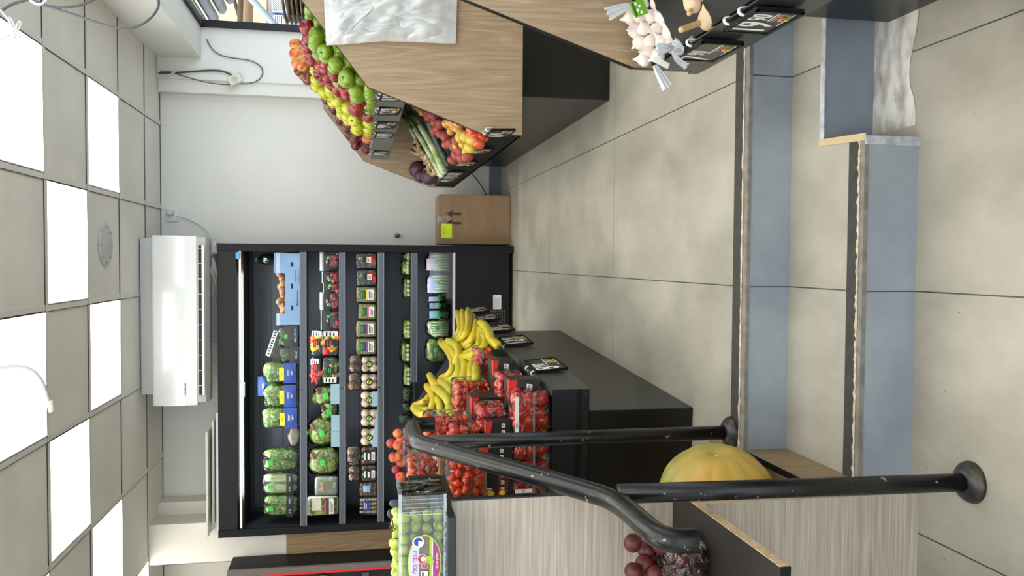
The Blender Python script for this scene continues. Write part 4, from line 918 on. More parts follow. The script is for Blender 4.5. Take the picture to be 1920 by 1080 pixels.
L.new(rr.outputs[0], mx.inputs['Factor']); L.new(src, mx.inputs['A']); mx.inputs['B'].default_value = S((120, 90, 40)); L.new(mx.outputs['Result'], pb.inputs['Base Color'])
M_bant = mat('banana tip', (66, 48, 28), .8); M_bans = mat('banana stalk', (150, 150, 52), .6, c2=(110, 90, 40), vs=20)
def banana(parent, line, r=.0185, lift=.03, dark_end=True):
    n0 = len(line); P = []
    for i, (x, y) in enumerate(line):
        u = i / (n0 - 1); P.append(pile(x, y, lift + .02 * math.sin(PI * u)))
    s = smooth(P, it=3); n = len(s); rs = []
    for k in range(n):
        u = k / (n - 1)
        f = min(1, .42 + u * 4.2) if u < .16 else (1 if u < .82 else 1 - (u - .82) / .18 * .62)
        rs.append(r * f)
    b = MB(); b.tube(s, rs, 7, 0); 
    b.tube([s[-1], s[-1] + (s[-1] - s[-3]).normalized() * .008], [r * .36, r * .25], 7, 1)
    return b.build('banana', [M_ban, M_bant], parent, world=True)
hands = [
 ('upright fan of bananas at the far end, its tips highest', (851, 640), [[(851, 638), (864, 620), (862, 600), (857, 583)], [(853, 642), (869, 625), (871, 602), (866, 581)], [(855, 645), (875, 628), (880, 605), (877, 578)], [(858, 648), (882, 634), (888, 612), (885, 588)], [(858, 652), (884, 642), (893, 622), (893, 601)]]),
 ('big bunch of bananas right of the middle, fanned towards the price signs', (862, 668), [[(862, 664), (880, 652), (888, 636), (880, 613)], [(863, 668), (890, 658), (902, 640), (899, 616)], [(864, 670), (893, 664), (912, 648), (911, 626)], [(862, 672), (885, 676), (905, 664), (915, 645)], [(864, 660), (876, 646), (890, 628), (896, 604)], [(900, 604), (912, 612), (918, 626), (920, 642)]]),
 ('thick yellow bananas lying lengthwise near the price signs', (880, 612), [[(881, 613), (900, 618), (912, 628), (918, 652)], [(899, 629), (915, 634), (930, 644), (936, 652)]]),
 ('large curved bunch of bananas in the middle of the heap', (826, 640), [[(824, 640), (842, 658), (852, 685), (843, 705), (824, 709)], [(832, 640), (852, 660), (864, 690), (852, 712), (832, 716)], [(838, 638), (857, 646), (862, 664), (852, 684)], [(858, 656), (868, 684), (862, 706), (846, 726), (838, 735)], [(866, 664), (874, 690), (868, 712), (852, 732)]]),
 ('small bunch of short straight bananas above the cherry tomatoes', (880, 680), [[(879, 678), (875, 696), (876, 716)], [(885, 681), (883, 698), (884, 716)], [(892, 688), (893, 702), (892, 718)]]),
 ('front bunch of bananas with its brown stalk over the handrail end', (776, 764), [[(775, 762), (788, 758), (800, 752), (806, 742)], [(775, 765), (790, 770), (806, 770)], [(778, 768), (788, 776), (802, 780)], [(799, 722), (812, 738), (814, 755), (804, 778)], [(805, 702), (812, 716), (820, 726), (828, 724)], [(812, 724), (828, 736), (840, 748), (842, 762)], [(819, 744), (826, 758), (828, 782)], [(823, 714), (836, 722), (846, 734), (848, 748)], [(842, 764), (845, 774), (846, 786)], [(834, 712), (848, 722), (856, 732)]])]
for lab, cr, ls in hands:
    t = thing('banana_bunch', lab, 'bananas', pile(*cr, .02), 0, 'banana bunches on the middle stand')
    for k, l in enumerate(ls): banana(t, l, lift=.022 + .012 * (k % 3), r=.0185)
    b = MB(); c = pile(*cr, .03); b.sup(c, (.035, .03, .035), .8, 10, 7, amp=.006, fr=60); b.build('stalk', M_bans, t, world=True)

M_tom = mat('tomato skin', (208, 48, 26), .18, c2=(190, 34, 22), vs=16, coat=.5); M_tomo = mat('orange plum tomato skin', (222, 78, 32), .18, c2=(208, 56, 26), vs=16, coat=.5)
M_kb = mat('brown carton side', (172, 138, 96), .8, bump=.1, bs=60); M_kw = mat('black carton print', (30, 29, 28), .4)
_tm = {}
def tomato(parent, P, r, plum=False, cal=True, m=None):
    m = m or (M_tomo if plum else M_tom); k = (plum, round(r, 3), m.name)
    if k not in _tm:
        b = MB()
        if plum: b.sup((0, 0, 0), (r * 1.7, r * 1.7, r * 2.4), .95, 12, 9)
        else: b.lathe(pome(r, .84), 14)
        _tm[k] = b.build('tomato', m, parent).data; o = [c for c in parent.children if c.data == _tm[k]][-1]
    else: o = bpy.data.objects.new('tomato', _tm[k]); COL.objects.link(o); o.parent = parent
    o.location = parent.matrix_basis.inverted() @ P if parent.matrix_basis != Matrix.Identity(4) else P
    o.rotation_euler = (R_.uniform(-.9, .9), R_.uniform(-.9, .9), R_.uniform(0, 6))
    return o
def cal_mesh():
    b = MB()
    for k in range(5):
        a = k * 1.257; b.add([(0, 0, 0), (.003 * math.cos(a + .5), .003 * math.sin(a + .5), .001), (.011 * math.cos(a), .011 * math.sin(a), .002), (.003 * math.cos(a - .5), .003 * math.sin(a - .5), .001)], [(0, 1, 2, 3)])
    b.tube([(0, 0, 0), (.001, 0, .006)], .0012, 5); return b
def size_at(P, px): return px * (P - EYE).dot(FW) / FPX
def box_at(x0, x1, y0, y1, Pf, d):
    """upright box whose face towards the camera covers the given part of the view; Pf gives its depth"""
    P = Pf; w = size_at(P, y1 - y0); h = size_at(P, x1 - x0); c = at((x0 + x1) / 2, (y0 + y1) / 2, P.y); return c, w, h
def punnet(name, lab, x0, x1, y0, y1, P, d, kind, group=None, card=True, r=None, n=None, tilt=0, rz=0, seed=1):
    """clear punnet of tomatoes seen from its end; optional black card with red flash round the near face"""
    c, w, h = box_at(x0, x1, y0, y1, P, d)
    t = thing(name, lab, 'tomatoes' if kind != 'peach' else 'peaches', (c.x, c.y + .0, c.z - h / 2), rz, group)
    rr_ = r or .014; plum = kind == 'plum'
    rnd = random.Random(seed); cnt = 0
    nx = max(2, int(w / (rr_ * 1.7))); nz = max(2, int(h / (rr_ * (1.9 if plum else 1.65)))); ny = 2 if d < .09 else 3
    for iy in range(ny):
        for ix in range(nx):
            for iz in range(nz):
                X = -w / 2 + rr_ * 1.1 + (w - 2.2 * rr_) * (ix / max(1, nx - 1)); Zz = rr_ * 1.1 + (h - 2.2 * rr_) * (iz / max(1, nz - 1)); Y = rr_ * 1.1 + iy * rr_ * 1.9
                if iy == ny - 1 and iz < nz - 1 and ny > 2: continue
                o = tomato(t, Vector((0, 0, 0)), rr_, plum); o.scale = (1.12 * rnd.uniform(.92, 1.08),) * 3; o.location = (X + rnd.uniform(-.16, .16) * rr_ * 2, Y + rnd.uniform(-.2, .2) * rr_, Zz + rnd.uniform(-.3, .3) * rr_)
                if cnt % 3 == 0 and iy == 0:
                    q = cal_mesh().build('calyx', M_calyx, o); q.location = (0, 0, rr_ * (1.15 if plum else .62))
                cnt += 1
    b = MB(); b.sup((0, d / 2, h / 2), (w * 1.03, d * 1.04, h * 1.04), .22, 20, 12); b.build('clear_cover', M_film2, t)
    return t
def carton(lab, x0, x1, y0, y1, P, d=.13, rz=0, flash=True, side='pear', group='black tomato cartons', logo=False, lean=0):
    c, w, h = box_at(x0, x1, y0, y1, P, d)
    t = thing('tomato_carton', lab, 'tomatoes', (c.x, c.y, c.z - h / 2), rz, group)
    b = MB(); b.box(-w/2, w/2, .0, d, 0, h, 0); b.box(-w/2 - .0008, -w/2, .0, d, 0, h, 1); b.box(-w/2, w/2, 0, d, h, h + .0006, 0); b.build('carton', [M_kw, M_kb], t, bevel=.002)
    b = MB(); F = facing(0, -.0007, 0)
    n = 3; s = min(w * .16, h * .3)
    for k in range(n):
        X = (-.22 + k * .26) * w + .02 * w; Zz = h * .34
        b.add([(X - s/2, Zz - s*.4, 0), (X + s*.42, Zz - s*.45, 0), (X + s*.55, Zz + s*.4, 0), (X - s*.45, Zz + s*.45, 0)], [(0, 1, 2, 3)], 0, False, F)
        addtext(b, 'קל', s * .6, F @ Matrix.Translation((X, Zz, .0004)), 1, .0003)
    if logo:
        addtext(b, 'DELUXE', h * .19, F @ Matrix.Translation((-.02 * w, h * .42, .0004)), 2, .0002); addtext(b, 'עגבניות'[::-1], h * .17, F @ Matrix.Translation((0, h * .22, .0004)), 2, .0002)
        addtext(b, 'of', h * .3, F @ Matrix.Translation((-.28 * w, h * .76, .0004)), 0, .0002)
    b.build('print', [M_paper, M_ink, M_redp], t)
    if flash:
        b = MB(); b.add([(.06 * w, h * .84, 0), (w * .5, h * .74, 0), (w * .5, h * 1.0, 0), (-.02 * w, h * 1.0, 0)], [(0, 1, 2, 3)], 0, False, facing(0, -.0009, 0))
        b.add([(-.02 * w, -.0009, h + .001), (w * .5, -.0009, h + .001), (w * .5, d * .3, h + .001), (.1 * w, d * .3, h + .001)], [(0, 1, 2, 3)]); b.build('red_flash', M_redp, t)
    b = MB(); X = -w/2 + .012
    for k, (zz, q) in enumerate(((.70, 1), (.34, .9))):
        b.lathe([(0, 0), (.0085 * q, 0), (.006 * q, .001), (0, .0012)], 12, 0, facing(X, -.0008, h * zz) @ Matrix.Scale(1.5, 4, (0, 1, 0)))
    b.build('yellow_tomato_picture', mat('yellow pear tomato picture', (232, 186, 30), .4), t)
    return t
cg = 'clear tomato packs on the middle stand'
punnet('tomato_punnet', 'tall clear punnet of small plum tomatoes directly below the bananas, furthest of its kind', 892, 925, 654, 720, pile(908, 690, .02), .14, 'plum', cg, r=.013, seed=2)
carton('black tomato carton furthest from the camera, behind the clamshell of big tomatoes', 925, 962, 676, 735, pile(944, 700, .02))
punnet('tomato_punnet', 'clear bag of round tomatoes between two black cartons beside the grey tray lip', 934, 982, 700, 766, pile(958, 730, .01), .12, 'round', cg, r=.017, seed=3)
carton('black tomato carton with red flash right against the grey tray lip', 955, 1012, 712, 792, pile(984, 748, .005), .10)
punnet('tomato_punnet', 'clear punnet of small plum tomatoes above the handrail, in the middle of the heap', 853, 918, 716, 798, pile(885, 757, .02), .16, 'plum', cg, r=.013, seed=4)
carton('black tomato carton in the middle of the heap, over the round tomatoes', 884, 938, 745, 812, pile(910, 775, .03))
punnet('tomato_punnet', 'round tomatoes with green calyxes in a clear pack above the clamshell', 896, 950, 762, 812, Vector((0, 2.62, 0)), .12, 'round', cg, r=.018, seed=5)
carton('black tomato carton just above the handrail, left of the clamshell', 912, 960, 790, 838, Vector((0, 2.56, 0)), .11)
punnet('tomato_punnet', 'clear punnet of plum tomatoes beside the curved end of the handrail', 800, 878, 782, 850, Vector((0, 2.72, 0)), .14, 'plum', cg, r=.014, seed=6)
punnet('tomato_punnet', 'plum tomato punnet under the bananas behind the handrail', 846, 900, 800, 860, Vector((0, 2.62, 0)), .10, 'plum', cg, r=.014, seed=16)
punnet('tomato_clamshell', 'large clear clamshell of big red tomatoes at the near right corner of the stand', 962, 1033, 736, 832, Vector((0, 2.537, 0)), .17, 'round', 'large tomato clamshells', r=.024, seed=7)
punnet('tomato_clamshell', 'large clear clamshell of big red tomatoes under the handrail, left of the other', 962, 1033, 834, 926, Vector((0, 2.537, 0)), .17, 'round', 'large tomato clamshells', r=.024, seed=8)
for i, t in enumerate([o for o in COL.objects if o.name.startswith('tomato_clamshell')]):
    b = MB(); w = .155; b.box(-w/2, w/2, -.002, .17, .056, .059); b.box(-w/2 - .003, w/2 + .003, -.006, .0, .054, .060); b.build('lid_rim', M_rim, t)
    b = MB(); b.box(-w*.48, -w*.40, -.004, -.003, .062, .118, 0) if i else b.box(-w*.45, w*.45, -.004, -.003, .106, .118, 0)
    addtext(b, 'תמר', .010, facing(-.02 if not i else -.068, -.0045, .112 if not i else .09), 1, .0003); b.build('label', [M_paper, M_redp], t)
carton('black tomato carton with white and red lettering, lowest at the left under the handrail', 903, 962, 884, 931, Vector((0, 2.54, 0)), .14, 0, False, logo=True)
carton('black tomato carton half hidden under the sloping handrail', 903, 960, 838, 882, Vector((0, 2.545, 0)), .13)
# open tray of round tomatoes
t = thing('tomato_tray', 'cardboard tray of big round orange red tomatoes at the left end of the stand', 'tomatoes', at(902, 898, 2.53))
for (x, y) in [(880, 873), (897, 881), (880, 891), (896, 902), (875, 900), (874, 917), (893, 921), (909 - 4, 919), (909 - 6, 892), (859, 886), (858, 904), (850, 872), (848, 915), (860, 922), (865, 870), (909 - 6, 905), (848, 895)]:
    r = .0165; o = tomato(t, Vector((0, 0, 0)), r, False, True, M_tomo); o.location = at(x, y, 2.525 + (.02 if x < 866 else 0)) - Vector(t.location)
    if (x + y) % 3 == 0: q = cal_mesh().build('calyx', M_calyx, o); q.location = (0, 0, r * .62)
b = MB(); p0, p1 = at(908, 934, 2.51), at(908, 860, 2.51); b.box(p0.x, p1.x, 2.51, 2.70, p0.z - .008, p0.z + .002); b.box(p0.x, p1.x, 2.56, 2.70, p0.z, p0.z + .085); b.box(p0.x - .004, p0.x, 2.50, 2.70, p0.z - .008, p0.z + .10); b.build('cardboard_tray', M_kb, t, world=True)
b = MB(); b.sup((p0 + p1) / 2 + Vector((0, .02, .06)), (.135, .07, .13), .25, 16, 10); b.build('clear_cover', M_film, t, world=True)
# upper left pack and peaches
punnet('tomato_punnet', 'clear punnet of plum tomatoes standing behind the grape box', 768, 820, 864, 902, Vector((0, 2.52, 0)), .16, 'plum', cg, r=.012, seed=9)
carton('small black tomato carton with red top, just behind the grape clamshell', 768, 824, 895, 922, Vector((0, 2.30, 0)), .022, 0, False)
b = MB(); p = at(828, 850, 2.56); b.box(p.x - .10, p.x + .04, 2.56, 2.62, p.z - .010, p.z + .004); b.box(p.x - .10, p.x + .04, 2.62, 2.625, p.z - .010, p.z + .012); tag(b.build('cardboard_tray', M_kb, loc=p), 'brown cardboard tray edge between the upper and lower tomato packs', 'tray')
M_pea = mat('peach skin', (186, 60, 40), .55, c2=(226, 150, 70), vs=13, lo=.45, hi=.72, det=4); M_pead = mat('dark peach skin', (124, 34, 40), .5, c2=(178, 66, 48), vs=14)
def peach(lab, P, m, r=.036):
    b = MB()
    def fn(q, a, i): k = 1 - .07 * max(0, math.cos(a)) ** 12; return Vector((q.x * k, q.y * k, q.z))
    b.lathe(pome(r, .95), 22, 0, None, fn); o = b.build('peach', m); o.location = P; o.rotation_euler = rrot()
    return tag(o, lab, 'peach')
pl = ['topmost peach beside the handrail end', 'dark peach at the outer edge of the heap', 'peach in the middle of the heap touching the box', 'peach resting against the clear box', 'half yellow peach low at the left of the heap', 'yellow blushed peach in the centre', 'round red peach right of the yellow one', 'darkest purple red peach', 'lowest peach beside the green bags', 'peach peeping out behind the topmost one']
for i, (x, y, m) in enumerate([(746, 812, 0), (734, 831, 1), (747, 834, 0), (754, 846, 1), (738, 858, 0), (746, 858, 0), (753, 868, 0), (744, 881, 1), (752, 894, 0), (752, 826, 0)]):
    peach('red and yellow ' + pl[i], at(x, y, 3.02 if i not in (1, 7) else 3.05), M_pead if m else M_pea, .0175 + .001 * (i % 3))
t = thing('peach_clamshell', 'open clear clamshell of peaches behind the handrail bend', 'peaches', at(800, 840, 3.0))
for i, (x, y) in enumerate([(768, 815), (770, 832), (768, 850), (784, 812), (786, 830), (785, 848), (800, 822), (800, 840), (800, 855), (775, 866), (812, 838)]):
    b = MB(); b.lathe(pome(.019, .95), 16); o = b.build('peach', M_pead if i % 2 else M_pea, t); o.location = at(x, y, 3.02 + .02 * (i % 2)) - Vector(t.location); o.rotation_euler = rrot()
b = MB(); c = at(786, 838, 3.03); b.sup(c, (.14, .09, .115), .25, 18, 10); b.build('clear_cover', M_film2, t, world=True)
b = MB(); p = at(757, 838, 2.985); b.box(p.x - .07, p.x + .07, 2.984, 2.99, p.z - .003, p.z + .003); b.build('rim', M_rim, t, world=True)
# dark support below the far upper packs
b = MB(); b.prism([(-.42, .40), (-.42, .74), (-.95, .80), (-.95, .40)], 1, .34, 1.1); b.prism([(-.42, .40), (-.42, .62), (-.95, .62), (-.95, .40)], 1, .15, .34)
b.build('rear_shelf', M_dark, st3)

# ------------------------------------------------------------------ counter top: grapes, dark plums, greens
M_grape = mat('green grape skin', (160, 178, 46), .2, c2=(182, 194, 70), vs=14, coat=.4, sss=.15)
M_twig = mat('brown grape twig', (96, 70, 36), .8)
g = thing('grape_clamshell', 'open clear clamshell of green grapes with an oval pink and green label on the worktop', 'grapes', (-.62, 1.77, .903))
W0, W1, YF, YK, H0, H1 = -.80, -.503, 1.735, 1.86, .904, 1.003
gp_ = None; rnd = random.Random(5)
def grape(P, m=M_grape):
    global gp_
    if gp_ is None: b = MB(); b.sup((0, 0, 0), (.0225, .0225, .029), .98, 14, 10); gp_ = b.build('grape', m, g); o = gp_
    else: o = gp_.copy(); COL.objects.link(o); o.parent = g
    o.location = P - Vector(g.location); o.rotation_euler = (rnd.uniform(-1.3, 1.3), rnd.uniform(-1.3, 1.3), rnd.uniform(0, 6)); return o
for ix in range(11):
    for iz in range(4):
        X = -.555 - ix * .0235; grape(Vector((X + rnd.uniform(-.003, .003), YF + .018 + rnd.uniform(0, .006), H0 + .015 + iz * .0245)))
for ix in range(10):
    for iy in range(3):
        grape(Vector((-.565 - ix * .0245, YF + .03 + iy * .03, H1 + rnd.uniform(-.002, .004))))
for (x, y) in [(748, 981), (747, 1001), (754, 1012), (740, 1020), (747, 1053), (753, 1071), (742, 1036), (750, 992), (755, 1026), (756, 1042)]: grape(at(x, y, 1.775))
b = MB()
b.box(W0, W1, YF, YF + .001, H0, H1); b.box(W0, W1, YK, YK + .001, H0, H1); b.box(W1 - .001, W1, YF, YK, H0, H1); b.box(W0, W1, YF, YK, H0, H0 + .001); 
b.build('clear_box', M_clam, g, world=True)
b = MB(); b.box(W0, W1 + .004, YF - .004, YF + .004, H1 - .004, H1 + .003); b.box(W1 - .003, W1 + .004, YF, YK, H1 - .004, H1 + .003); b.box(W0, W1 + .002, YF - .003, YF, H0 - .0005, H0 + .006)
for k in range(4): b.box(W1 - .008 - .009 * k, W1 - .0068 - .009 * k, YF - .0025, YF, H0 + .005, H1 - .004)
b.box(W1 - .04, W1 - .042, YF - .0012, YF - .0004, H0 + .01, H1 - .01)
b.build('box_ribs', M_rim, g, world=True)
b = MB()
for l in ([(742, 1012), (752, 1030), (748, 1040)], [(748, 1040), (746, 1056), (756, 1062)], [(740, 1008), (748, 1012)], [(735, 975), (738, 990), (744, 996)], [(730, 985), (742, 1005), (750, 1012)], [(750, 1040), (760, 1040)]):
    b.tube([at(x, y, 1.760) for x, y in l], .0018, 6)
b.build('twigs', M_twig, g, world=True)
# oval label
YL = YF - .0015
Lc = at(796, 1056, YL); sc_ = size_at(Lc, 1)
Fm = lambda k: facing(Lc.x, YL - .0004 * k, Lc.z)
def ov(a, bb, n=48, x0=-9e9, x1=9e9, y0=-9e9, y1=9e9, cx=0, cy=0):
    P = [(min(x1, max(x0, cx + a * math.cos(2*PI*i/n))), min(y1, max(y0, cy + bb * math.sin(2*PI*i/n))), 0) for i in range(n)]
    return P, [tuple(range(n))]
b = MB(); A_o, B_o = 54 * sc_, 31.5 * sc_
b.add(*ov(A_o, B_o), 0, False, Fm(0)); b.add(*ov(A_o * .955, B_o * .93), 1, False, Fm(1))
b.add(*ov(A_o * .955, B_o * .93, y0=.32 * B_o), 2, False, Fm(2))                 # pale band on top
b.add(*ov(A_o * .955, B_o * .93, y0=-.55 * B_o, y1=-.30 * B_o), 3, False, Fm(2)) # lime stripe
b.add(*ov(A_o * .955, B_o * .93, y1=-.50 * B_o), 4, False, Fm(3))                # magenta foot
b.add(*ov(A_o * .95, B_o * .93, y0=-.50 * B_o, y1=-.45 * B_o), 5, False, Fm(4))
addtext(b, 'ענבי טלי'[::-1], 12.5 * sc_, Fm(5) @ Matrix.Translation((3 * sc_, .56 * B_o, 0)), 6, .0002)
addtext(b, 'מתוק וטעים'[::-1], 6 * sc_, Fm(5) @ Matrix.Translation((4 * sc_, -.74 * B_o, 0)), 5, .0002)
b.add(*ov(11 * sc_, 11 * sc_, cx=41 * sc_, cy=12 * sc_), 5, False, Fm(5)); b.add(*ov(8 * sc_, 8 * sc_, cx=41.5 * sc_, cy=12 * sc_), 7, False, Fm(6)); b.add(*ov(5.5 * sc_, 7 * sc_, cx=38 * sc_, cy=10 * sc_, y1=12*sc_), 5, False, Fm(7))
b.add(*ov(9 * sc_, 9 * sc_, cx=9 * sc_, cy=4.5 * sc_), 5, False, Fm(5)); b.add(*ov(8 * sc_, 8 * sc_, cx=9 * sc_, cy=4.5 * sc_), 8, False, Fm(6)); b.add(*ov(4.6 * sc_, 5 * sc_, cx=9 * sc_, cy=2.6 * sc_), 9, False, Fm(7))
for q in (-2, 2): b.add(*ov(.8 * sc_, .9 * sc_, 10, cx=(9 + q) * sc_, cy=3.4 * sc_), 10, False, Fm(8))
for k in range(9):
    a = k * 2.4; rr2 = 2.2 * math.sqrt(k); b.add(*ov(3.2 * sc_, 3.2 * sc_, 16, cx=(6 + rr2 * math.cos(a)) * sc_, cy=(-9 + rr2 * math.sin(a)) * sc_), 3, False, Fm(6 + k * .1)); b.add(*ov(.7 * sc_, .9 * sc_, 8, cx=(6 + rr2 * math.cos(a)) * sc_, cy=(-9 + rr2 * math.sin(a)) * sc_), 11, False, Fm(7.5))
b.add(*ov(6.2 * sc_, 6.2 * sc_, cx=-4 * sc_, cy=0), 5, False, Fm(8)); b.add(*ov(5.4 * sc_, 5.4 * sc_, cx=-4 * sc_, cy=0), 12, False, Fm(9)); addtext(b, 'טרי'[::-1], 5 * sc_, Fm(10) @ Matrix.Translation((-4 * sc_, 0, 0)), 5)
b.box(-26 * sc_, -14 * sc_, -6 * sc_, 7 * sc_, 0, .0001, 5, Fm(8)); b.box(-24 * sc_, -16 * sc_, 1 * sc_, 5 * sc_, 0, .0001, 13, Fm(9))
b.build('oval_label', [mat('lime label edge', (196, 220, 70), .35), mat('label field photo', (132, 124, 96), .4, c2=(110, 100, 92), vs=60, stretch=(6, 1, 1)), mat('pale blue label', (206, 214, 232), .35), mat('lime label', (178, 212, 40), .35), mat('magenta label', (176, 42, 128), .35), M_paper, mat('magenta lettering', (214, 60, 130), .4), M_navy, mat('hood print', (166, 44, 74), .4), mat('face print', (240, 232, 222), .5), M_ink, mat('olive print', (120, 130, 30), .4), mat('red seal', (206, 40, 56), .4), mat('grey print', (110, 116, 122), .5)], g, world=True)
# dark plums and a bag of greens behind the grape box
M_dp = mat('blue black plum skin', (46, 46, 54), .5, c2=(60, 60, 70), vs=10)
b = MB(); b.prism([(-1.9, 1.87), (-.66, 1.87), (-.66, 2.1), (-1.9, 2.1)], 2, .903, .93); b.box(-1.9, -.62, 1.98, 2.33, .845, .862); b.build('rear_riser', M_black, ct, world=True)
t = thing('dark_plum_box', 'dark blue plums on brown twigs peeping out behind the grape box', 'plums', at(760, 965, 1.95))
for i, (x, y) in enumerate([(736, 966), (745, 970), (742, 945), (748, 955), (750, 985), (755, 940)]):
    b = MB(); b.sup((0, 0, 0), (.021, .021, .034), .95, 12, 9); o = b.build('plum', M_dp, t); o.location = at(x, y, 1.96 + .01 * (i % 2)) - Vector(t.location); o.rotation_euler = (.3, .9 - .2 * i, i)
b = MB(); 
for l in ([(732, 980), (740, 992), (745, 1002)], [(737, 984), (748, 988)], [(744, 958), (748, 968), (756, 972)]): b.tube([at(x, y, 1.94) for x, y in l], .0025, 6)
b.box(t.location.x - .1, t.location.x + .05, 1.93, 2.0, .931, .985); b.build('twigs', M_twig, t, world=True)

# ------------------------------------------------------------------ pumpkin and small plums on the shelf
M_pump = mat('pumpkin skin', (204, 160, 66), .5, c2=(182, 166, 78), vs=5, lo=.4, hi=.62, det=6, bump=.15, bs=40, coat=.15)
nt = M_pump.node_tree; N = nt.nodes; L = nt.links; pb = N['Principled BSDF']
tcn = N.new('ShaderNodeTexCoord'); sp = N.new('ShaderNodeSeparateXYZ'); L.new(tcn.outputs['Object'], sp.inputs[0])
n2 = N.new('ShaderNodeTexNoise'); n2.inputs['Scale'].default_value = 16; n2.inputs['Detail'].default_value = 6; L.new(tcn.outputs['Object'], n2.inputs[0])
mr = N.new('ShaderNodeMapRange'); L.new(sp.outputs[0], mr.inputs[0]); mr.inputs[1].default_value = -.06; mr.inputs[2].default_value = .13
ml = N.new('ShaderNodeMath'); ml.operation = 'MULTIPLY'; L.new(mr.outputs[0], ml.inputs[0]); rr = N.new('ShaderNodeMapRange'); L.new(n2.outputs['Fac'], rr.inputs[0]); rr.inputs[1].default_value = .40; rr.inputs[2].default_value = .52; L.new(rr.outputs[0], ml.inputs[1])
mx = N.new('ShaderNodeMix'); mx.data_type = 'RGBA'; src = pb.inputs['Base Color'].links[0].from_socket
L.new(ml.outputs[0], mx.inputs['Factor']); L.new(src, mx.inputs['A']); mx.inputs['B'].default_value = S((120, 134, 62)); L.new(mx.outputs['Result'], pb.inputs['Base Color'])
R0 = .156
b = MB(); prof = []
for i in range(29):
    ph = -PI/2 + PI * i / 28; z = math.sin(ph) * R0 * .93; r = math.cos(ph) * R0
    if i > 24: z -= (i - 24) ** 2 * .0014
    if i < 3: z += (3 - i) ** 2 * .001
    prof.append((max(.001, r), z))
def pf(q, a, i):
    s = math.sin(min(1, i / 6) * PI / 2) * math.sin(min(1, (28 - i) / 6) * PI / 2)
    k = 1 - .045 * s * (abs(math.cos(a * 6 + .12 * math.sin(i * .4))) ** 5) + .004 * s * math.sin(3 * a); return Vector((q.x * k, q.y * k, q.z))
b.lathe(prof, 96, 0, None, pf)
pk = thing('pumpkin', 'big yellow green ribbed pumpkin lying on its side between the rail posts', 'pumpkin', (-.628, 2.0, .160))
o = b.build('pumpkin_flesh', M_pump, pk); o.rotation_euler = Vector((.97, -.18, .10)).to_track_quat('Z', 'Y').to_euler()
b = MB(); b.lathe([(0, -.006), (.010, -.004), (.007, .002), (.004, .004), (0, .003)], 10); sct = b.build('stem_scar', mat('pale stem scar', (206, 196, 130), .8), pk); sct.location = Vector((.97, -.18, .10)).normalized() * (R0 * .93 - .022); sct.rotation_euler = o.rotation_euler
M_pl = mat('small dark red plum skin', (72, 22, 20), .45, c2=(100, 38, 32), vs=18, bump=.05, bs=80)
t = thing('plum_bag', 'clear plastic bag of small dark red plums on the black shelf under the handrail end', 'plums', (-.63, 1.62, .369)); pr = None
pls = [(1187, 1018), (1208, 1057), (1232, 1047), (1188, 1072), (1277, 1047), (1212, 1030), (1240, 1022), (1262, 1032), (1250, 1066), (1285, 1020), (1300, 1040), (1295, 1068), (1225, 1076), (1270, 1078), (1305, 1060), (1305, 1082), (1240, 1092), (1205, 1092)]
for i, (x, y) in enumerate(pls):
    Y = 1.60 + .018 * (i % 3); P = at(x, y, Y); r = .019
    P.z = max(P.z, .369 + r)
    if pr is None: b = MB(); b.sup((0, 0, 0), (2 * r, 2 * r, 2.1 * r), .97, 18, 12); pr = o = b.build('plum', M_pl, t)
    else: o = pr.copy(); COL.objects.link(o)
    o.location = P - Vector(t.location); o.rotation_euler = rrot()
b = MB(); c = at(1270, 1055, 1.62); c.z = .369 + .052; b.sup(c, (.125, .11, .104), .45, 26, 16, amp=.006, fr=40); b.build('clear_bag', film('shiny wrinkled bag', gl=.10, bs=30, bump=2.0), t, world=True)
# ------------------------------------------------------------------ packed vegetables in the cooler
M_gr = [leafmat('pale leaf green', (172, 204, 110), (96, 148, 56), (50, 84, 34), 34), leafmat('dark leaf green', (74, 112, 50), (34, 62, 30), (16, 26, 16), 40), leafmat('cabbage yellow green', (182, 196, 96), (122, 152, 60), (84, 104, 40), 20),
        mat('white green stalks', (206, 214, 176), .45, c2=(150, 176, 104), vs=18, bump=.5, bs=50, stretch=(3, 3, .4)), leafmat('olive bulb green', (126, 140, 64), (160, 156, 96), (40, 56, 26), 26)]
M_rad = mat('radish pink', (206, 62, 84), .35, c2=(226, 130, 140), vs=30); M_mush = mat('white mushroom', (224, 208, 180), .5, c2=(206, 186, 154), vs=18); M_brm = mat('brown mushroom', (142, 106, 78), .5, c2=(112, 80, 58), vs=20)
M_blk = mat('black tray', (20, 20, 22), .35); M_spr = mat('sprouts', (186, 180, 120), .6, c2=(120, 124, 66), vs=70, det=4, bump=1, bs=120); M_sprw = mat('bean sprouts', (214, 200, 160), .6, c2=(150, 140, 84), vs=60, bump=1, bs=120, stretch=(1, 1, 4))
M_darkbag = mat('black printed film', (22, 24, 24), .3); M_silv = mat('silver print film', (186, 188, 192), .3, metal=.4, bump=.6, bs=60)
M_lb = mat('light blue price sheet', (156, 190, 206), .5)
def rect(x0, x1, y0, y1, Y): c = at((x0 + x1) / 2, (y0 + y1) / 2, Y); return c, size_at(c, y1 - y0), size_at(c, x1 - x0)
rs5 = random.Random(3)
def pack(name, lab, cat, x0, x1, y0, y1, Y=5.78, d=.10, lean=.06, group=None):
    c, w, h = rect(x0, x1, y0, y1, Y)
    t = thing(name, lab, cat, (c.x, c.y, c.z - h / 2), 0, group); t.rotation_euler = (-lean, 0, rs5.uniform(-.03, .03)); return t, w, h, d
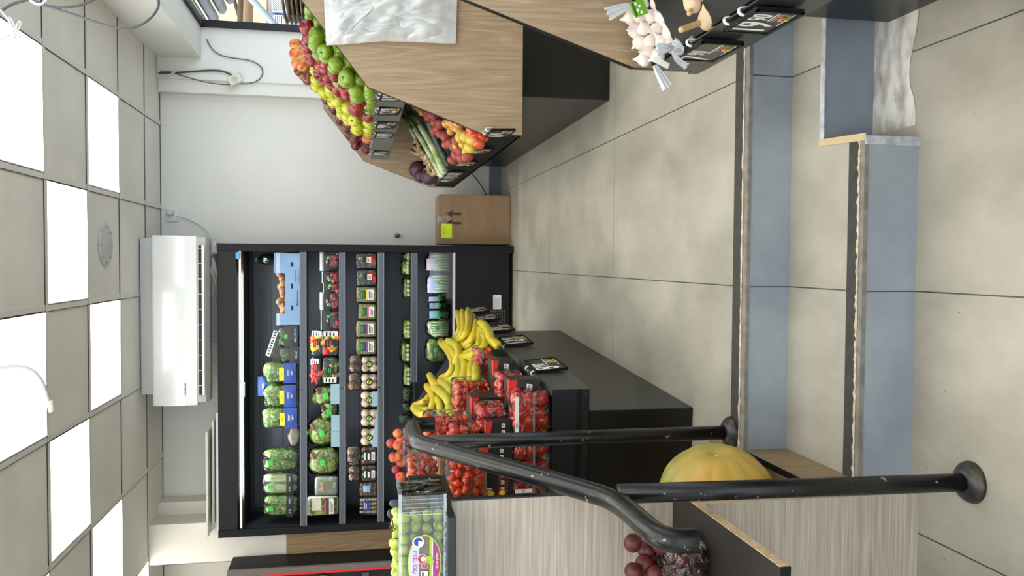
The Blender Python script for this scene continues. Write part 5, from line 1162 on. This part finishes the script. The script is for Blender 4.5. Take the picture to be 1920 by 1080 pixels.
def lumps(t, w, h, d, m, name, n=6, amp=.02, fr=30, e=.6, y0=.0, fill=.96, z0=0, sd=0):
    b = MB(); b.sup((0, y0 + d / 2, z0 + h / 2), (w * fill, d * .9, h * fill), e, 26, 18, amp=amp, fr=fr, seed=sd + w * 100); return b.build(name, m, t)
def filmbox(t, w, h, d, e=.35, m=None, amp=.004, name='clear_wrap'):
    b = MB(); b.sup((0, d / 2, h / 2), (w * 1.02, d * 1.06, h * 1.02), e, 24, 14, amp=amp, fr=40, seed=w * 50); return b.build(name, m or M_film2, t)
def band(t, w, d, z0, z1, mats, y=-.004, text=None, tm=1, size=None, x0=-.5, x1=.5, bulge=.006, name='printed_band'):
    b = MB()
    b.grid(8, 4, lambda u, v: (w * (x0 + (x1 - x0) * u), y - bulge * math.sin(PI * u) * math.sin(PI * min(1, v + .1)), z0 + (z1 - z0) * v), 0)
    for k, s in enumerate(text or []):
        addtext(b, s[0], s[1], facing(w * s[2], y - bulge - .002, z0 + (z1 - z0) * s[3]), s[4] if len(s) > 4 else 1, .0003)
    return b.build(name, mats, t)
def sticker(t, x, z, w, h, mats, y=-.008, rz=0, marks=3, name='label', text=None):
    M = facing(x, y, z) @ Matrix.Rotation(rz, 4, 'Z'); b = MB(); b.box(-w/2, w/2, -h/2, h/2, 0, .0008, 0, M)
    for k in range(marks): b.box(-w * .4, w * (.4 - .12 * (k % 3)), h * (.3 - k * .26 - .07), h * (.3 - k * .26 + .05), .0008, .0012, 1, M)
    if text: addtext(b, text, h * .4, M @ Matrix.Translation((0, 0, .0014)), 1, .0002)
    return b.build(name, mats, t)
# row 1 -------------------------------------------------
t, w, h, d = pack('green_cap_bottle', 'dark bottle with a bright green cap on the top shelf behind the blue carton', 'bottle', 478, 516, 476, 497, 6.0, .07, 0)
b = MB(); r = w / 2; b.lathe([(0, 0), (r, 0), (r, h * .55), (r * .8, h * .68), (r * .3, h * .8), (r * .3, h * .86)], 18); b.build('bottle', mat('dark green glass', (18, 30, 32), .1, coat=.5), t)
b = MB(); b.lathe([(0, h * .85), (r * .36, h * .85), (r * .36, h), (0, h)], 12); b.build('cap', M_grnp, t)
b = MB(); addtext(b, 'N', .03, facing(0, -r - .001, h * .45), 0, .001); b.build('lettering', M_paper, t)
c, w, h = rect(508, 561, 474, 610, 5.765)
t = thing('blue_carton', 'long light blue carton of ginger roots at the right end of the top shelf', 'carton', (c.x, 5.765, 1.4625))
zt = h * .62; D = .24; M_bluec = mat('light blue carton board', (126, 164, 208), .5, c2=(142, 178, 216), vs=8)
b = MB(); b.box(-w/2, w/2, 0, .004, 0, zt, 0); b.box(-w/2, w/2, D, D + .004, 0, h * .92, 1); b.box(-w/2, -w/2 + .004, 0, D, 0, zt, 0); b.box(w/2 - .004, w/2, 0, D, 0, zt, 0); b.box(-w/2, w/2, 0, D, 0, .004, 1)
b.box(-w/2, -w * .34, -.001, .05, zt * .95, h * .82, 0); b.box(w * .22, w/2, -.001, .003, zt * .95, h * .80, 0); b.box(w*.22, w/2, .0, .07, h * .80, h * 1.0, 2); b.box(w*.22, w/2, -.004, 0, h * .95, h*1.0, 0); b.box(-w/2, -w * .34, .0, .05, h * .82, h * .92, 2)
b.build('carton', [M_bluec, M_kb, mat('white blue flap', (196, 208, 226), .6)], t)
b = MB()
for x in (-.30, .0, .30): b.sup((w * x * -1 + .02, -.001, zt * .62), (.034, .004, .016), .5, 12, 6, 0)
addtext(b, 'Mediterranean', .018, facing(-w * .12, -.0015, zt * .32), 0, .0002); addtext(b, 'FRESH GINGER', .012, facing(w * .18, -.0015, zt * .42), 0)
addtext(b, 'produce of the farm', .010, facing(w * .18, -.0015, zt * .25), 0)
b.build('print', M_ink, t)
M_spo = mat('ginger brown root', (150, 112, 86), .7, c2=(176, 136, 106), vs=12, bump=.3, bs=40); pr = None
for k in range(9):
    b = MB(); X = -w * .30 + k * w * .065; b.sup((X, .05 + .05 * (k % 2), zt + .012 + .014 * ((k * 7) % 3)), (.06, .05, .045), .9, 12, 8, amp=.012, fr=30, seed=k); b.build('root', M_spo, t)
t, w, h, d = pack('leafy_greens_bag', 'dark bag of leafy greens with light blue lettering, left of the blue carton', 'greens', 522, 561, 610, 652, 5.78)
lumps(t, w, h, d, M_gr[1], 'leaves'); band(t, w, d, h * .05, h * .7, [M_darkbag, mat('cyan lettering', (110, 190, 220), .4), M_grnp], text=[('MELIZCO', .022, .05, .2)]); sticker(t, .0, h * .62, .03, .02, [M_grnp, M_paper], marks=1); filmbox(t, w, h, d)
t, w, h, d = pack('leafy_greens_bag', 'second dark bag of leafy greens, beside the blue bottomed lettuce bags', 'greens', 524, 561, 650, 681, 5.78)
lumps(t, w, h, d, M_gr[1], 'leaves', sd=4); band(t, w, d, h * .0, h * .5, [M_darkbag, mat('cyan lettering', (110, 190, 220), .4)], text=[('MELIZ', .02, .0, .3)]); filmbox(t, w, h, d)
t, w, h, d = pack('herb_tray', 'black ribbed tray with a white slotted lid leaning on the greens', 'herbs', 512, 545, 632, 680, 5.90, .05, .0); t.rotation_euler = (-.1, .32, 0)
b = MB(); b.box(-w/2, w/2, 0, .04, 0, h, 0); b.box(-w/2, w/2, -.004, .04, h, h + .03, 1)
for k in range(9): b.box(-w/2 + .012 + k * w/9.4, -w/2 + .024 + k * w/9.4, -.006, -.003, h + .006, h + .024, 0)
for k in range(6): b.box(-w/2, w/2, -.004, 0, h * (.1 + k * .15), h * (.14 + k * .15), 2)
b.build('tray', [M_blk, mat('ribbed white lid', (196, 200, 190), .4), mat('dark green rib', (28, 40, 26), .5)], t)
for i, (x0, x1, y0, y1, g_, txt) in enumerate([(493, 553, 681, 719, 0, 'nearest the dark greens'), (494, 553, 722, 764, 2, 'middle of the three'), (493, 555, 765, 804, 0, 'beside the empty gap')]):
    t, w, h, d = pack('lettuce_bag', 'clear lettuce bag with blue bottom and yellow label, ' + txt, 'lettuce', x0, x1, y0, y1, 5.78, .11, .05, 'blue bottomed lettuce bags on the top shelf')
    lumps(t, w, h * .78, d, M_gr[0], 'lettuce_leaves', amp=.03, fr=26, z0=h * .2, sd=i * 3); filmbox(t, w, h, d)
    band(t, w, d, -.004, h * .36, [M_navy, M_paper], -.004, [('חסה'[::-1], .022, .03, .62), ('פריכה'[::-1], .014, .03, .34)]); b = MB(); b.sup((.0, -.014, h * .10), (.014, .004, .010), .9, 10, 6); b.build('yellow_dot', M_yelp, t)
    sticker(t, -.005, h * .41, w * .62, h * .15, [M_yelp, M_grnp], -.016, 0, 0, 'yellow_label', 'סלטי'[::-1])
t, w, h, d = pack('lettuce_bag', 'tilted lettuce bag with blue end behind the other two blue ones', 'lettuce', 484, 512, 706, 742, 5.95, .08, .0, 'blue bottomed lettuce bags on the top shelf')
lumps(t, w, h, d, M_gr[0], 'lettuce_leaves'); band(t, w, d, h * .3, h, [M_navy, M_yelp], -.004, [('חסה'[::-1], .02, 0, .5)]); filmbox(t, w, h, d)
t, w, h, d = pack('crumpled_bag', 'crumpled whitish bag lying in the gap of the top shelf', 'bag', 541, 561, 802, 838, 5.84, .08, 0); lumps(t, w, h, d, mat('whitish bagged root', (190, 178, 160), .6, c2=(150, 150, 130), vs=20), 'contents'); filmbox(t, w, h, d)
for i, (y0, y1, txt) in enumerate([(843, 885, 'beside the gap, without black band'), (888, 928, 'middle of the three'), (929, 970, 'at the left end of the shelf')]):
    t, w, h, d = pack('romaine_heart_pack', 'wrapped pack of green romaine hearts, ' + txt, 'lettuce', 493, 557, y0, y1, 5.78, .10, .05, 'romaine heart packs on the top shelf')
    for s in (-1, 1):
        b = MB(); b.sup((s * w * .24, .05, h * .5), (w * .5, .08, h * .94), .8, 16, 16, amp=.012, fr=40, seed=i + s); b.build('romaine_heart', [M_gr[0], M_gr[3], M_gr[0]][i], t)
    filmbox(t, w, h, d)
    if i: band(t, w, d, h * .12, h * .32, [M_darkbag, mat('silver lettering', (196, 200, 200), .4), M_grnp], -.008, [('ארוז'[::-1], .018, -.22, .5), ('FRESH', .013, .25, .5)])
    sticker(t, w * -.1, h * .8, .03, .05, [M_grnp, M_paper], -.012, .2, 1, 'green_label')
# row 2 -------------------------------------------------
for i, (y0, y1, x0) in enumerate([(473, 508, 600), (509, 531, 604), (530, 548, 606), (548, 581, 600), (582, 619, 602)]):
    t, w, h, d = pack('radish_bag', ['bag of pink radishes at the right end of the second shelf', 'radish bag with a white folded top, second from the right', 'narrow radish bag squeezed in the middle', 'radish bag with torn pale top', 'last radish bag, half empty, beside the pepper trays'][i], 'radishes', x0, 635, y0, y1, 5.78, .08, .05, 'radish bags on the second shelf')
    rr2 = random.Random(i); 
    for k in range(8 if i < 4 else 4):
        b = MB(); b.sup((rr2.uniform(-.38, .38) * w, .01 + rr2.uniform(0, .04), h * (.12 + .12 * (k // 2))), (.032, .03, .03), .95, 10, 8); b.build('radish', M_rad, t)
    band(t, w, d, h * .5, h * .95, [M_darkbag, M_paper, M_grnp], -.002, [('צנון'[::-1], .016, .0, .3)]); sticker(t, w * (-.2 if i % 2 else .2), h * .55, .02, .02, [M_grnp, M_paper], -.012, .3, 1); band(t, w, d, h * (.8 if i in (0, 3) else .93), h * 1.0, [M_silv], -.008, None, name='white_seal')
    filmbox(t, w, h, d, .5)
M_pep = [mat('red pepper piece', (206, 40, 34), .25), mat('orange pepper piece', (232, 130, 30), .25), mat('yellow pepper piece', (232, 190, 50), .3)]
def tray(t, w, h, d, m=M_blk): b = MB(); b.sup((0, d * .55, h / 2), (w, d * .9, h), .25, 20, 10); return b.build('tray', m, t)
def pieces(t, w, h, name, mats, n, sz, sd=0, stretch=(1, 1, 1.4), x=(-.4, .4), z=(.12, .88)):
    q = random.Random(sd)
    for k in range(n):
        b = MB(); b.sup((0, 0, 0), (sz * stretch[0], sz * stretch[1] * .7, sz * stretch[2]), .85, 10, 7); o = b.build(name, mats[k % len(mats)], t)
        o.location = (w * q.uniform(*x), .004, h * q.uniform(*z)); o.rotation_euler = (0, q.uniform(-1.5, 1.5), 0)
for i, (x0, x1, y0, y1, Y) in enumerate([(583, 605, 619, 667, 5.80), (604, 636, 619, 667, 5.77)]):
    t, w, h, d = pack('mini_pepper_tray', ['upper black tray of red and orange mini peppers on the second shelf', 'lower black tray of red and orange mini peppers on the second shelf'][i], 'peppers', x0, x1, y0, y1, Y, .06, .0, 'mini pepper trays'); tray(t, w, h, d)
    pieces(t, w, h, 'mini_pepper', M_pep, 12, .036, i); sticker(t, .0, h * .5, w * .32, h * .62, [M_ink, M_redp], -.012, 0, 2, text='חם'[::-1]); sticker(t, w * .36, h * .5, w * .2, h * .8, [M_paper, M_ink], -.010, 0, 3, 'price_label'); sticker(t, -w * .14, h * .4, .02, .02, [M_grnp, M_paper], -.016, 0, 1); filmbox(t, w, h, d, .25)
t, w, h, d = pack('chili_tray', 'black tray of small red chillies above the cucumber tray', 'chillies', 582, 603, 670, 718, 5.80, .05, 0); tray(t, w, h, d); pieces(t, w, h, 'chilli', [M_pep[0]], 9, .02, 5, (1, 1, 3), (-.42, .1)); sticker(t, .02, h * .45, w * .3, h * .6, [M_ink, M_redp], -.012, 0, 2); sticker(t, w * .33, h * .6, w * .2, h * .7, [M_paper, M_ink], -.010, 0, 3, 'price_label'); filmbox(t, w, h, d, .25)
t, w, h, d = pack('cucumber_tray', 'tray of small dark green vegetables with a white price label, end of the right half', 'vegetables', 605, 636, 670, 718, 5.77, .06, 0); tray(t, w, h, d); pieces(t, w, h, 'small_cucumber', [M_gr[1], M_gr[4]], 12, .03, 8, (1, 1, 2.2)); sticker(t, .0, h * .5, .04, .05, [M_ink, M_grnp], -.014, 0, 2); sticker(t, -w * .38, h * .55, w * .2, h * .75, [M_paper, M_ink], -.012, 0, 3, 'price_label'); filmbox(t, w, h, d, .25)
t, w, h, d = pack('price_sheet', 'light blue price sheet hanging on the second shelf left of the cucumber tray', 'price sheet', 620, 637, 720, 758, 5.742, .002, 0); b = MB(); b.box(-w/2, w/2, 0, .001, 0, h); b.build('sheet', M_lb, t)
t, w, h, d = pack('price_sheet', 'longer light blue sheet hanging under the wrapped cabbages', 'price sheet', 621, 637, 778, 838, 5.742, .002, 0); b = MB(); b.box(-w/2, w/2, 0, .001, 0, h, 0); b.box(-w * .03, -w*.02, -.0006, 0, 0, h, 1); b.build('sheet', [M_lb, M_blk], t)
for i, (x0, x1, y0, y1, m, Y) in enumerate([(588, 634, 722, 762, 2, 5.82), (600, 634, 755, 788, 0, 5.78), (577, 630, 786, 838, 2, 5.80), (576, 635, 841, 893, 2, 5.79)]):
    t, w, h, d = pack('wrapped_lettuce', ['wrapped light green lettuce next to the blue sheet', 'small lettuce in a green printed bag', 'pair of wrapped cabbages above the blue sheet', 'big pale wrapped cabbage beside the leaf tray'][i], 'lettuce', x0, x1, y0, y1, Y, .12, .04, 'wrapped lettuces on the second shelf')
    lumps(t, w, h, d, M_gr[m], 'leaves', amp=.03, fr=22, e=.85, sd=i); sticker(t, 0, h * .5, .045, .035, [M_grnp, mat('bright leaf print', (90, 200, 60), .4)], -.02, .2, 1, 'green_label'); sticker(t, w * .25, h * .8, .05, .03, [M_ink, M_redp], -.01, .5, 1); filmbox(t, w, h, d, .6)
t, w, h, d = pack('herb_tray', 'wrapped tray of pale green stalks with a small dark label', 'herbs', 590, 633, 894, 931, 5.78, .07, .03); tray(t, w, h, d, mat('grey tray', (150, 152, 146), .4)); lumps(t, w * .9, h * .9, .05, M_gr[3], 'stalks', amp=.01, fr=60); sticker(t, 0, h * .45, .055, .06, [mat('grey label', (110, 112, 108), .5), M_redp], -.012, 0, 1); filmbox(t, w, h, d, .25)
t, w, h, d = pack('asparagus_tray', 'white tray of green asparagus lying at the left end of the second shelf', 'asparagus', 575, 634, 931, 967, 5.77, .05, .0); tray(t, w * 1.0, h, d, M_plast)
for k in range(12): b = MB(); X = -w * .40 + k * w * .072; b.tube([(X, -.002, h * .05), (X, -.004, h * .5), (X + .002, -.002, h * .9)], [.006, .006, .004], 7); b.build('asparagus_spear', M_gr[4], t)
sticker(t, .0, h * .38, w * .8, h * .12, [mat('dark red label', (120, 20, 40), .4), M_paper], -.012, 0, 1); sticker(t, .0, h * .22, w * .8, h * .14, [M_paper, M_ink], -.012, 0, 3, 'price_label'); sticker(t, w * .12, h * .68, w * .62, h * .28, [mat('cream card', (214, 206, 184), .6), M_ink], -.010, 0, 0, 'card'); filmbox(t, w, h, d, .25)
# row 3 -------------------------------------------------
for i, (x0, y0, y1) in enumerate([(667, 473, 504), (669, 505, 536)]):
    t, w, h, d = pack('red_chili_tray', ['black tray of long red chillies at the right end of the third shelf', 'second black tray of long red chillies from the right end'][i], 'chillies', x0, 707, y0, y1, 5.77, .05, .03, 'red chilli trays'); tray(t, w, h, d)
    for k in range(4): b = MB(); b.tube([(-w * .35, -.002, h * (.08 + .09 * k)), (0, -.006, h * (.1 + .08 * k)), (w * .36, -.002, h * (.22 + .07 * k))], [.003, .006, .003], 7); b.build('red_chilli', M_pep[0], t)
    sticker(t, w * .05, h * .38, w * .34, h * .2, [M_paper, M_ink], -.012, 0, 3); sticker(t, w * .1, h * .62, w * .3, h * .16, [M_ink, M_redp], -.012, 0, 1); sticker(t, w * .12, h * .78, .02, .02, [M_grnp, M_paper], -.012, 0, 1); filmbox(t, w, h, d, .25)
for i, (x0, y0, y1, mc, col) in enumerate([(667, 537, 568, M_spr, M_yelp), (671, 569, 600, M_spr, M_pink), (667, 601, 633, M_sprw, M_pur), (667, 634, 666, M_spr, M_pur)]):
    t, w, h, d = pack('sprout_box', 'clear box of sprouts with a ' + ['yellow', 'pink', 'purple', 'purple'][i] + ' striped label, ' + ['first left of the chillies', 'second from the chillies', 'third, of thin bean sprouts', 'next to the mushrooms'][i], 'sprouts', x0, 707, y0, y1, 5.77, .07, .03, 'sprout boxes on the third shelf')
    lumps(t, w, h, d * .8, mc, 'sprouts', amp=.008, fr=90, e=.3, fill=.92); b = MB(); b.sup((0, d / 2, h / 2), (w, d, h), .3, 24, 14); b.build('clear_box', M_clam, t)
    sticker(t, .0, h * .66, w * .5, h * .26, [mat('dark green label', (30, 52, 36), .5), M_grnp], -.006, 0, 1, text='נבטים'[::-1]); sticker(t, .0, h * .47, w * .6, h * .09, [col, M_paper], -.006, 0, 0, 'colour_stripe'); sticker(t, .0, h * .29, w * .6, h * .26, [M_paper, M_ink], -.006, 0, 3, 'info_label')
def mushrooms(t, w, h, m, nx=2, nz=3, r=.026, y=.02):
    for a in range(nx):
        for c_ in range(nz):
            b = MB(); rr3 = r * rs5.uniform(.85, 1.1); b.sup((0, 0, 0), (rr3 * 2, rr3 * 1.7, rr3 * 2), .95, 14, 9); o = b.build('mushroom', m, t); o.location = ((a + .5 - nx / 2) * w / nx * .9, y, h * (c_ + .5) / nz)
for i, (y0, y1) in enumerate([(667, 699), (700, 732), (734, 765), (767, 801), (803, 837)]):
    t, w, h, d = pack('white_mushroom_pack', 'wrapped white mushrooms with round black label, ' + ['next to the sprouts', 'second from the sprouts', 'middle of the five', 'fourth from the sprouts', 'next to the brown mushrooms'][i], 'mushrooms', 678, 708, y0, y1, 5.77, .06, .02, 'white mushroom packs on the third shelf')
    mushrooms(t, w, h, M_mush, 2, 2, .03); tray(t, w, h, d).location = (0, .02, 0)
    b = MB(); F = facing(0, -.012, h * .52); r = .022; b.lathe([(0, 0), (r, 0), (r, .001), (0, .001)], 20, 0, F); 
    for k, q in enumerate([(0, .4, 1), (.4, 0, 2), (-.35, -.25, 3), (.1, -.5, 1), (-.4, .3, 2)]): b.lathe([(0, 0), (r * .32, 0), (0, .001)], 8, q[2], F @ Matrix.Translation((q[0] * r, q[1] * r, .0012)))
    b.build('round_label', [M_ink, M_yelp, M_grnp, M_paper], t); filmbox(t, w, h, d, .35)
for i, (x0, x1, y0, y1) in enumerate([(655, 678, 665, 698), (653, 677, 700, 733), (650, 675, 837, 872), (653, 675, 874, 904)]):
    t, w, h, d = pack('brown_mushroom_basket', 'small netted basket of brown mushrooms ' + ['on top of the white ones, nearer the sprouts', 'on top of the white ones, further from the sprouts', 'on top of the labelled brown packs, right one', 'on top of the labelled brown packs, left one'][i], 'mushrooms', x0, x1, y0, y1, 5.80, .06, 0, 'brown mushroom baskets')
    mushrooms(t, w, h, M_brm, 2, 2, .024); b = MB()
    for k in range(9): b.box(-w * .46 + k * w * .115, -w * .455 + k * w * .115, -.012, -.008, h * .1, h * .58)
    for k in range(6): b.box(-w * .46, w * .46, -.012, -.008, h * (.1 + k * .096), h * (.11 + k * .096))
    b.build('net_front', mat('brown net', (58, 42, 32), .6), t); filmbox(t, w, h, d, .4)
for i, (y0, y1) in enumerate([(838, 871), (873, 904)]):
    t, w, h, d = pack('brown_mushroom_pack', 'pack of brown mushrooms with a black and white label, ' + ['right one of two', 'left one of two'][i], 'mushrooms', 677, 707, y0, y1, 5.77, .06, .02, 'labelled brown mushroom packs')
    mushrooms(t, w, h, M_brm, 3, 2, .022); sticker(t, 0, h * .5, w * .5, h * .9, [M_ink, M_paper], -.010, 0, 3); sticker(t, 0, h * .25, w * .45, h * .22, [M_paper, M_ink], -.012, 0, 3, 'price_label'); sticker(t, 0, h * .85, .02, .014, [M_grnp, M_paper], -.012, 0, 1); filmbox(t, w, h, d, .3)
t, w, h, d = pack('price_sheet', 'light blue sheet leaning in front of the white mushrooms', 'price sheet', 698, 709, 734, 762, 5.735, .002, 0); b = MB(); b.box(-w/2, w/2, 0, .001, 0, h); b.build('sheet', M_lb, t)
t, w, h, d = pack('price_sheet', 'narrow slanted light blue sheet at the foot of the left mushroom packs', 'price sheet', 702, 710, 765, 838, 5.735, .002, 0); b = MB(); b.add([(-w/2, 0, 0), (w/2, 0, 0), (w/2, 0, h * .4), (-w/2, 0, h * 1.6)], [(0, 1, 2, 3)]); b.build('sheet', M_lb, t)
for i, (y0, y1) in enumerate([(905, 932), (933, 967)]):
    t, w, h, d = pack('small_mushroom_box', ['clear box of tan mushrooms with light blue label', 'clear box of tiny white mushrooms with a dark blue label, last on the third shelf'][i], 'mushrooms', 674, 707, y0, y1, 5.77, .06, .02)
    mushrooms(t, w, h, M_brm if i == 0 else M_mush, 4 if i else 3, 6 if i else 4, .010 if i else .014); sticker(t, w * .0 + .01, h * .6, w * .45, h * .4, [M_bluc if i == 0 else M_navy, M_paper], -.010, 0, 2); filmbox(t, w, h, d, .3)
# row 4 -------------------------------------------------
for i, (x0, x1, y0, y1, m, Y) in enumerate([(756, 770, 474, 488, 3, 5.85), (753, 770, 487, 517, 2, 5.80), (756, 771, 519, 561, 4, 5.80), (756, 771, 598, 638, 2, 5.80), (752, 771, 640, 682, 4, 5.80), (756, 771, 684, 728, 2, 5.80)]):
    t, w, h, d = pack('flat_vegetable_bag', 'low clear bag of greens on the fourth shelf, ' + ['at the far right end', 'second from the right end', 'third from the right, beside the gap', 'first left of the gap', 'blue tinted, second left of the gap', 'last before the clear boxes'][i], 'vegetables', x0, x1, y0, y1, Y, .16, 0, 'flat vegetable bags on the fourth shelf')
    lumps(t, w, h, d, M_gr[m], 'vegetables', amp=.02, fr=30, e=.8, sd=i); 
    for k in range(4): b = MB(); b.sup((w * (-.3 + .2 * k), .0, h * .3), (.03, .03, .028), .9, 10, 7); b.build('white_bulb', M_gr[3], t)
    filmbox(t, w, h * 1.1, d, .6)
for i, (x0, x1, y0, y1) in enumerate([(755, 771, 727, 754), (754, 771, 755, 775), (747, 771, 777, 797)]):
    t, w, h, d = pack('clear_herb_box', 'clear ridged box of greens on the fourth shelf, ' + ['right one of three', 'middle one of three', 'left and tallest one'][i], 'herbs', x0, x1, y0, y1, 5.78, .10, 0, 'clear herb boxes on the fourth shelf')
    lumps(t, w * .9, h * .8, d * .8, M_gr[1], 'herbs', amp=.015); b = MB(); b.sup((0, d / 2, h / 2), (w, d, h), .25, 20, 12); b.box(-w*.52, w*.52, -.004, d, h * .6, h * .64); b.build('clear_box', M_clam, t); 
# row 5 (bottom deck) -------------------------------------------------
for i, (x0, x1, y0, y1, m, blk) in enumerate([(800, 848, 474, 511, 3, 0), (802, 848, 512, 553, 3, 0), (803, 846, 554, 566, 1, 0), (804, 846, 566, 580, 1, 0), (803, 845, 581, 599, 0, 0), (798, 845, 600, 633, 3, 1), (797, 842, 634, 682, 2, 1), (800, 846, 706, 745, 2, 1)]):
    t, w, h, d = pack('bottom_deck_bag', ['herb bag with pale pink print at the right end of the bottom deck', 'lilac printed bag of stalks, second on the bottom deck', 'bag of long dark leaves on the bottom deck', 'bag with small white lettering on the bottom deck', 'bluish bag of parsley on the bottom deck, before the celery', 'bag of white celery stalks with crinkled black top on the bottom deck', 'bag of round lettuce leaves with black printed top, left of the celery', 'lettuce bag half hidden behind the bananas'][i], 'greens', x0, x1, y0, y1, 5.80, .12, .05, 'bagged greens on the bottom deck')
    t.location.z = max(t.location.z, .442)
    lumps(t, w, h * .9, d, M_gr[m], 'stalks' if m == 3 else 'leaves', amp=.02, fr=34, e=.6, sd=i)
    if m == 3:
        for k in range(6): b = MB(); X = -w * .36 + k * w * .14; b.tube([(X, -.006, h * .1), (X + .004, -.010, h * .4), (X, -.004, h * .75)], [.010, .009, .005], 7); b.build('celery_stalk', M_gr[3], t)
    if not blk: band(t, w, d, h * .5, h * .95, [[mat('pink white film', (226, 206, 214), .4), mat('lilac film', (176, 178, 214), .4), mat('lilac film 2', (170, 176, 206), .4), mat('grey lilac film', (150, 156, 176), .4), mat('aqua film', (150, 186, 196), .4)][i], M_paper], -.006, [('FRESH', .014, 0, .25)] if i in (1, 3) else None, x0=-.4, x1=.2 + .05 * i)
    else: band(t, w, d, h * .0, h * .22, [M_darkbag, M_paper], -.006, [('עלים'[::-1], .016, 0, .5)])
    sticker(t, w * .05, h * .55, .03, .03, [M_grnp, M_paper], -.016, .3, 1, 'green_label'); filmbox(t, w, h, d, .6)

# ------------------------------------------------------------------ street outside the shop window
M_bei = mat('warm beige facade', (236, 206, 158), .9, c2=(222, 190, 140), vs=1.5, space='POS'); M_wht = mat('white facade', (240, 240, 242), .8); M_blu = mat('blue window glass', (120, 160, 210), .2); M_grl = mat('grey metal pole', (150, 160, 166), .35, metal=.6)
def pw(l, Y): return [at(x, y, Y) for x, y in l]
bd = thing('facade_building', 'sunlit beige and white building across the street beyond the shop window', 'building', (6.3, 15.5, -.3))
b = MB(); b.box(2.8, 9.5, 16, 17, -.6, 8, 0); b.build('wall', M_wht, bd, world=True)
p0, p1 = at(400, 60, 15.9), at(502, -40, 15.9)
b = MB(); b.box(p0.x - .5, p1.x + 2, 15.6, 16, p1.z, 8.0); b.build('beige_upper_wall', M_bei, bd, world=True)
for (x0, x1, y0, y1) in ((512, 530, 2, 24), (514, 533, 33, 46), (545, 556, 24, 40)):
    a, c = at(x0, y1, 15.8), at(x1, y0, 15.8); b = MB(); b.box(a.x, c.x, 15.75, 16, c.z, a.z); wd = b.build('window', M_blu, bd, world=True)
    b = MB()
    for k in range(7): X = a.x + (c.x - a.x) * k / 6; b.box(X - .01, X + .01, 15.70, 15.74, c.z, a.z)
    for k in range(6): Z = c.z + (a.z - c.z) * k / 5; b.box(a.x, c.x, 15.70, 15.74, Z - .01, Z + .01)
    b.build('window_bars', M_wht, wd, world=True)
b = MB(); b.box(2.0, 12, 4, 15.7, -.62, -.6); tag(b.build('street', mat('sunlit asphalt', (150, 148, 142), .9), loc=(6, 10, -.6)), 'sunlit pavement outside the shop window', 'street')
sh = thing('roller_shutter', 'dark grey weathered roller shutter box hanging outside over the shop window', 'roller shutter', (2.3, 5.5, 2.2))
for k in range(4):
    b = MB(); x0 = 1.86 + k * .085; z0 = 2.30 - k * .062
    b.tube([(x0, 1.5, z0), (x0, 7.0, z0)], .052, 12, flat=.75); b.build('slat', mat('weathered grey metal', (84, 84, 82), .5, c2=(50, 50, 50), vs=8, bump=.4, bs=30), sh, world=True)
for k, (l, r, m, lab) in enumerate([([(455, -20), (518, 50), (530, 64)], .035, M_grl, 'silver grey slanting awning pole outside the window'), ([(452, -20), (450, 45)], .03, mat('rusty dark post', (88, 68, 48), .7), 'dark rusty upright post outside the window, nearest the shutter'), ([(436, -10), (452, 44)], .02, mat('rusty dark post', (70, 56, 44), .7), 'thin dark slanting strut outside the window'), ([(468, -20), (465, 45)], .05, mat('brown timber post', (136, 108, 76), .7), 'broad brown timber post outside the window')]):
    b = MB(); P = [at(x, y, 8.6 + k * .2) for x, y in l]; P = [P[0] + (P[0] - P[-1]) * 1.0] + P + [P[-1] + (P[-1] - P[0]) * .8] ; b.tube(P, r, 10)
    tag(b.build('awning_pole', m, loc=P[1]), lab, 'pole')
